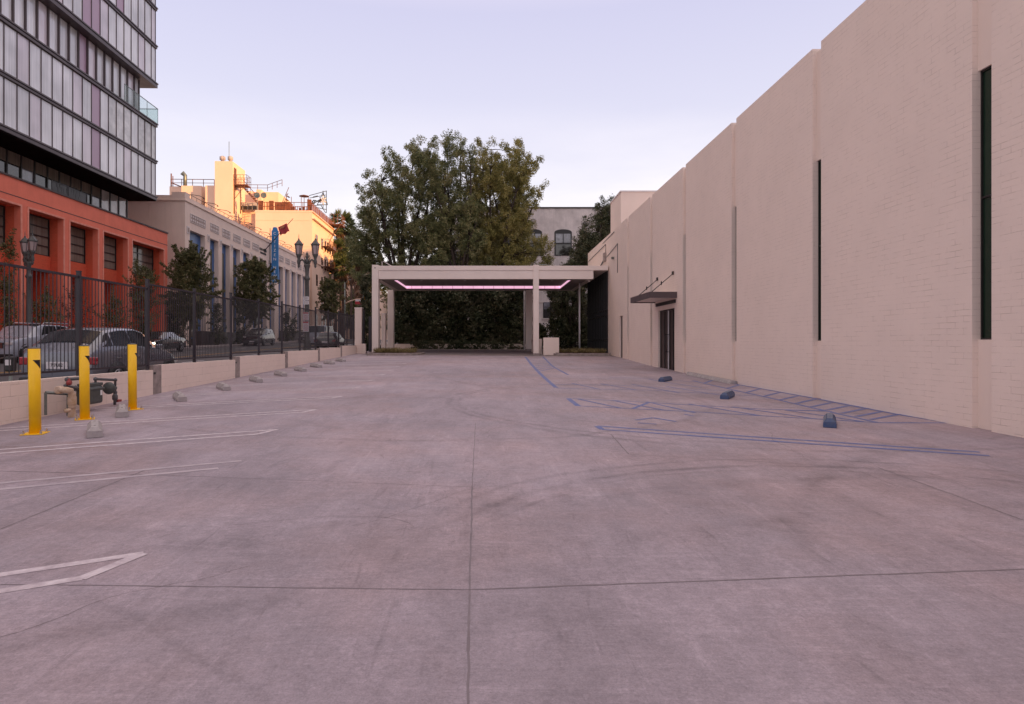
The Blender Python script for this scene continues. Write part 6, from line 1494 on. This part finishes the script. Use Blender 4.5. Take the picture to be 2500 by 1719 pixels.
# ------------------------------------------------------------------ signs and street furniture
def post_sign(l, Y, fr, zt, lab, panels, name='parking_sign', r=0.025):
    t = thing(name, lab, 'sign', (l, Y, gS(Y) + 0.15), fr); part('post', MB().tube([(l, Y, gS(Y) + 0.1), (l, Y, zt)], r, 6), M['galv'], t)
    for (w, z0, z1, kind) in panels:
        p = part('panel', MB().box(l - w / 2, l + w / 2, Y - 0.05, Y - 0.03, z0, z1), M['signred'] if kind == 'red' else M['signsheet'], t)
        if kind != 'plain':
            h = MB(); n = 6; hh = (z1 - z0)
            if kind == 'white':
                h.box(l - w / 2 + 0.02, l + w / 2 - 0.02, Y - 0.056, Y - 0.0505, z1 - hh * 0.16, z1 - hh * 0.03)
                for i in range(n): h.box(l - w * 0.38, l + w * (0.38 - 0.1 * (i % 2)), Y - 0.056, Y - 0.0505, z0 + hh * (0.1 + 0.11 * i), z0 + hh * (0.1 + 0.11 * i) + 0.012)
                part('sign_print', h, M['signred'], p)
            else:
                for i in range(3): h.box(l - w * 0.36, l + w * 0.36, Y - 0.056, Y - 0.0505, z0 + hh * (0.2 + 0.25 * i), z0 + hh * (0.2 + 0.25 * i) + 0.03)
                part('sign_print', h, M['signsheet'], p)
    return t
post_sign(-8.75, 34.2, STR(9), 1.75, 'white parking sign with a red header seen through the fence by the right lamp', [(0.32, 1.22, 1.66, 'white'), (0.32, 0.62, 1.17, 'white')])
l_, Y_ = -8.9, 34.8
t = thing('notice_sign', 'two small white notice plates strapped on the right lamp post', 'sign', (l_, Y_, 2.1), STR(9))
for z0 in (2.12, 2.35): part('plate', MB().box(l_ - 0.15, l_ + 0.15, Y_ - 0.02, Y_, z0, z0 + 0.2), M['signsheet'], t); h = MB(); [h.box(l_ - 0.11, l_ + 0.10, Y_ - 0.026, Y_ - 0.021, z0 + 0.04 + 0.05 * i, z0 + 0.06 + 0.05 * i) for i in range(3)]; part('plate_print', h, M['bareconc'], t)
post_sign(hx(161, 38), 38, STR(24), 1.3, 'small red notice sign on a post before the red building', [(0.30, 0.80, 1.25, 'red')], 'notice_sign')
pm = thing('parking_meter', 'black parking meter on the near pavement at the left end of the fence', 'parking meter', (-8.35, 11.6, gS(11.6) + 0.15), STR(8.3))
part('post', MB().tube([(-8.35, 11.6, gS(11.6) + 0.12), (-8.35, 11.6, -0.55)], 0.03, 8), M['galv'], pm)
part('head', MB().box(-8.43, -8.27, 11.54, 11.66, -0.52, -0.24), M['black'], pm, bevel=0.03); part('screen', MB().box(-8.40, -8.30, 11.53, 11.539, -0.40, -0.30), M['signsheet'], pm)
# mast arm signal far up the street
YS = 108.0
ms = thing('traffic_signal', 'yellow traffic signal hung from a curved mast arm beyond the gate pillar', 'traffic signal', (hx(842, YS), YS, gS(YS)), STR(20))
xp = hx(842, YS)
part('pole', MB().tube([(xp, YS, gS(YS)), (xp, YS, hz(690, YS))], 0.12, 8), M['galv'], ms)
part('mast_arm', MB().tube([(xp, YS, hz(742, YS)), (hx(855, YS), YS, hz(735, YS)), (hx(870, YS), YS, hz(730.5, YS)), (hx(892, YS), YS, hz(729, YS))], [0.11, 0.09, 0.07, 0.06], 6), M['hotel'], ms)
part('lamp_arm', MB().tube([(xp, YS, hz(694, YS)), (hx(850, YS), YS, hz(684, YS)), (hx(857, YS), YS, hz(683, YS))], 0.06, 6), M['galv'], ms)
x0, x1 = hx(889.5, YS), hx(899.5, YS); hs = part('signal_head', MB().box(x0, x1, YS - 0.25, YS + 0.1, hz(744, YS), hz(722, YS)), M['trafficyellow'], ms, bevel=0.05)
for k, z in enumerate((725.5, 733, 740.5)): part('lens', MB().lathe([(0.001, -0.30), (0.19, -0.29), (0.19, -0.24)], ((x0 + x1) / 2, YS, hz(z, YS)), 14, axis='y'), M['signamber'] if k == 1 else M['frame'], hs)
nb = part('street_name_board', MB().box(hx(867.5, YS), hx(884, YS), YS - 0.1, YS - 0.05, hz(743, YS), hz(736, YS)), M['flagred'], ms)
part('bracket', MB().box(hx(868, YS), hx(883, YS), YS - 0.06, YS - 0.03, hz(736, YS), hz(731, YS)), M['signsheet'], ms)
YP = 58.0
t = thing('utility_pole', 'slim galvanised pole with a small box between the gate pillar and the canopy', 'pole', (hx(887.5, YP), YP, gS(YP)), STR(9.6))
part('pole', MB().tube([(hx(887.5, YP), YP, gS(YP)), (hx(887.5, YP), YP, hz(708, YP))], 0.055, 8), M['galv'], t)
part('box', MB().box(hx(886, YP), hx(891, YP), YP - 0.15, YP - 0.06, hz(778, YP), hz(774, YP)), M['signsheet'], t)
for l, Y, lab in ((-9.1, 27.5, 'thin pale sapling stake beyond the fence, left of the right lamp'), (-22.9, 60, 'thin kerbside post before the first blue bays'), (-22.9, 72, 'thin kerbside post before the middle blue bays')):
    single('kerb_post', MB().tube([(l, Y, gS(Y) + 0.1), (l, Y, gS(Y) + 1.9)], 0.03, 6).lathe([(0.05, gS(Y) + 1.75), (0.09, gS(Y) + 1.8), (0.09, gS(Y) + 2.0), (0.03, gS(Y) + 2.08)], (l, Y, 0), 8), M['galv'], lab, 'post', (l, Y, gS(Y)), STR(l))
# dark planter hedge boxes along the newspaper building
for k, (a, b_) in enumerate(((60, 70), (72, 82), (87, 101))):
    single('planter_box', MB().box(-25.9, -25.3, a, b_, gS(a), gS(b_) + 1.35), M['coping'], ('long dark planter box below the first blue bays', 'long dark planter box below the middle blue bays', 'long dark planter box below the farthest blue bays')[k], 'planter', (-25.6, (a + b_) / 2, gS(a)), F26, 'planter boxes along the newspaper building')

for o in bpy.data.objects:
    if '_o' in o: del o['_o']
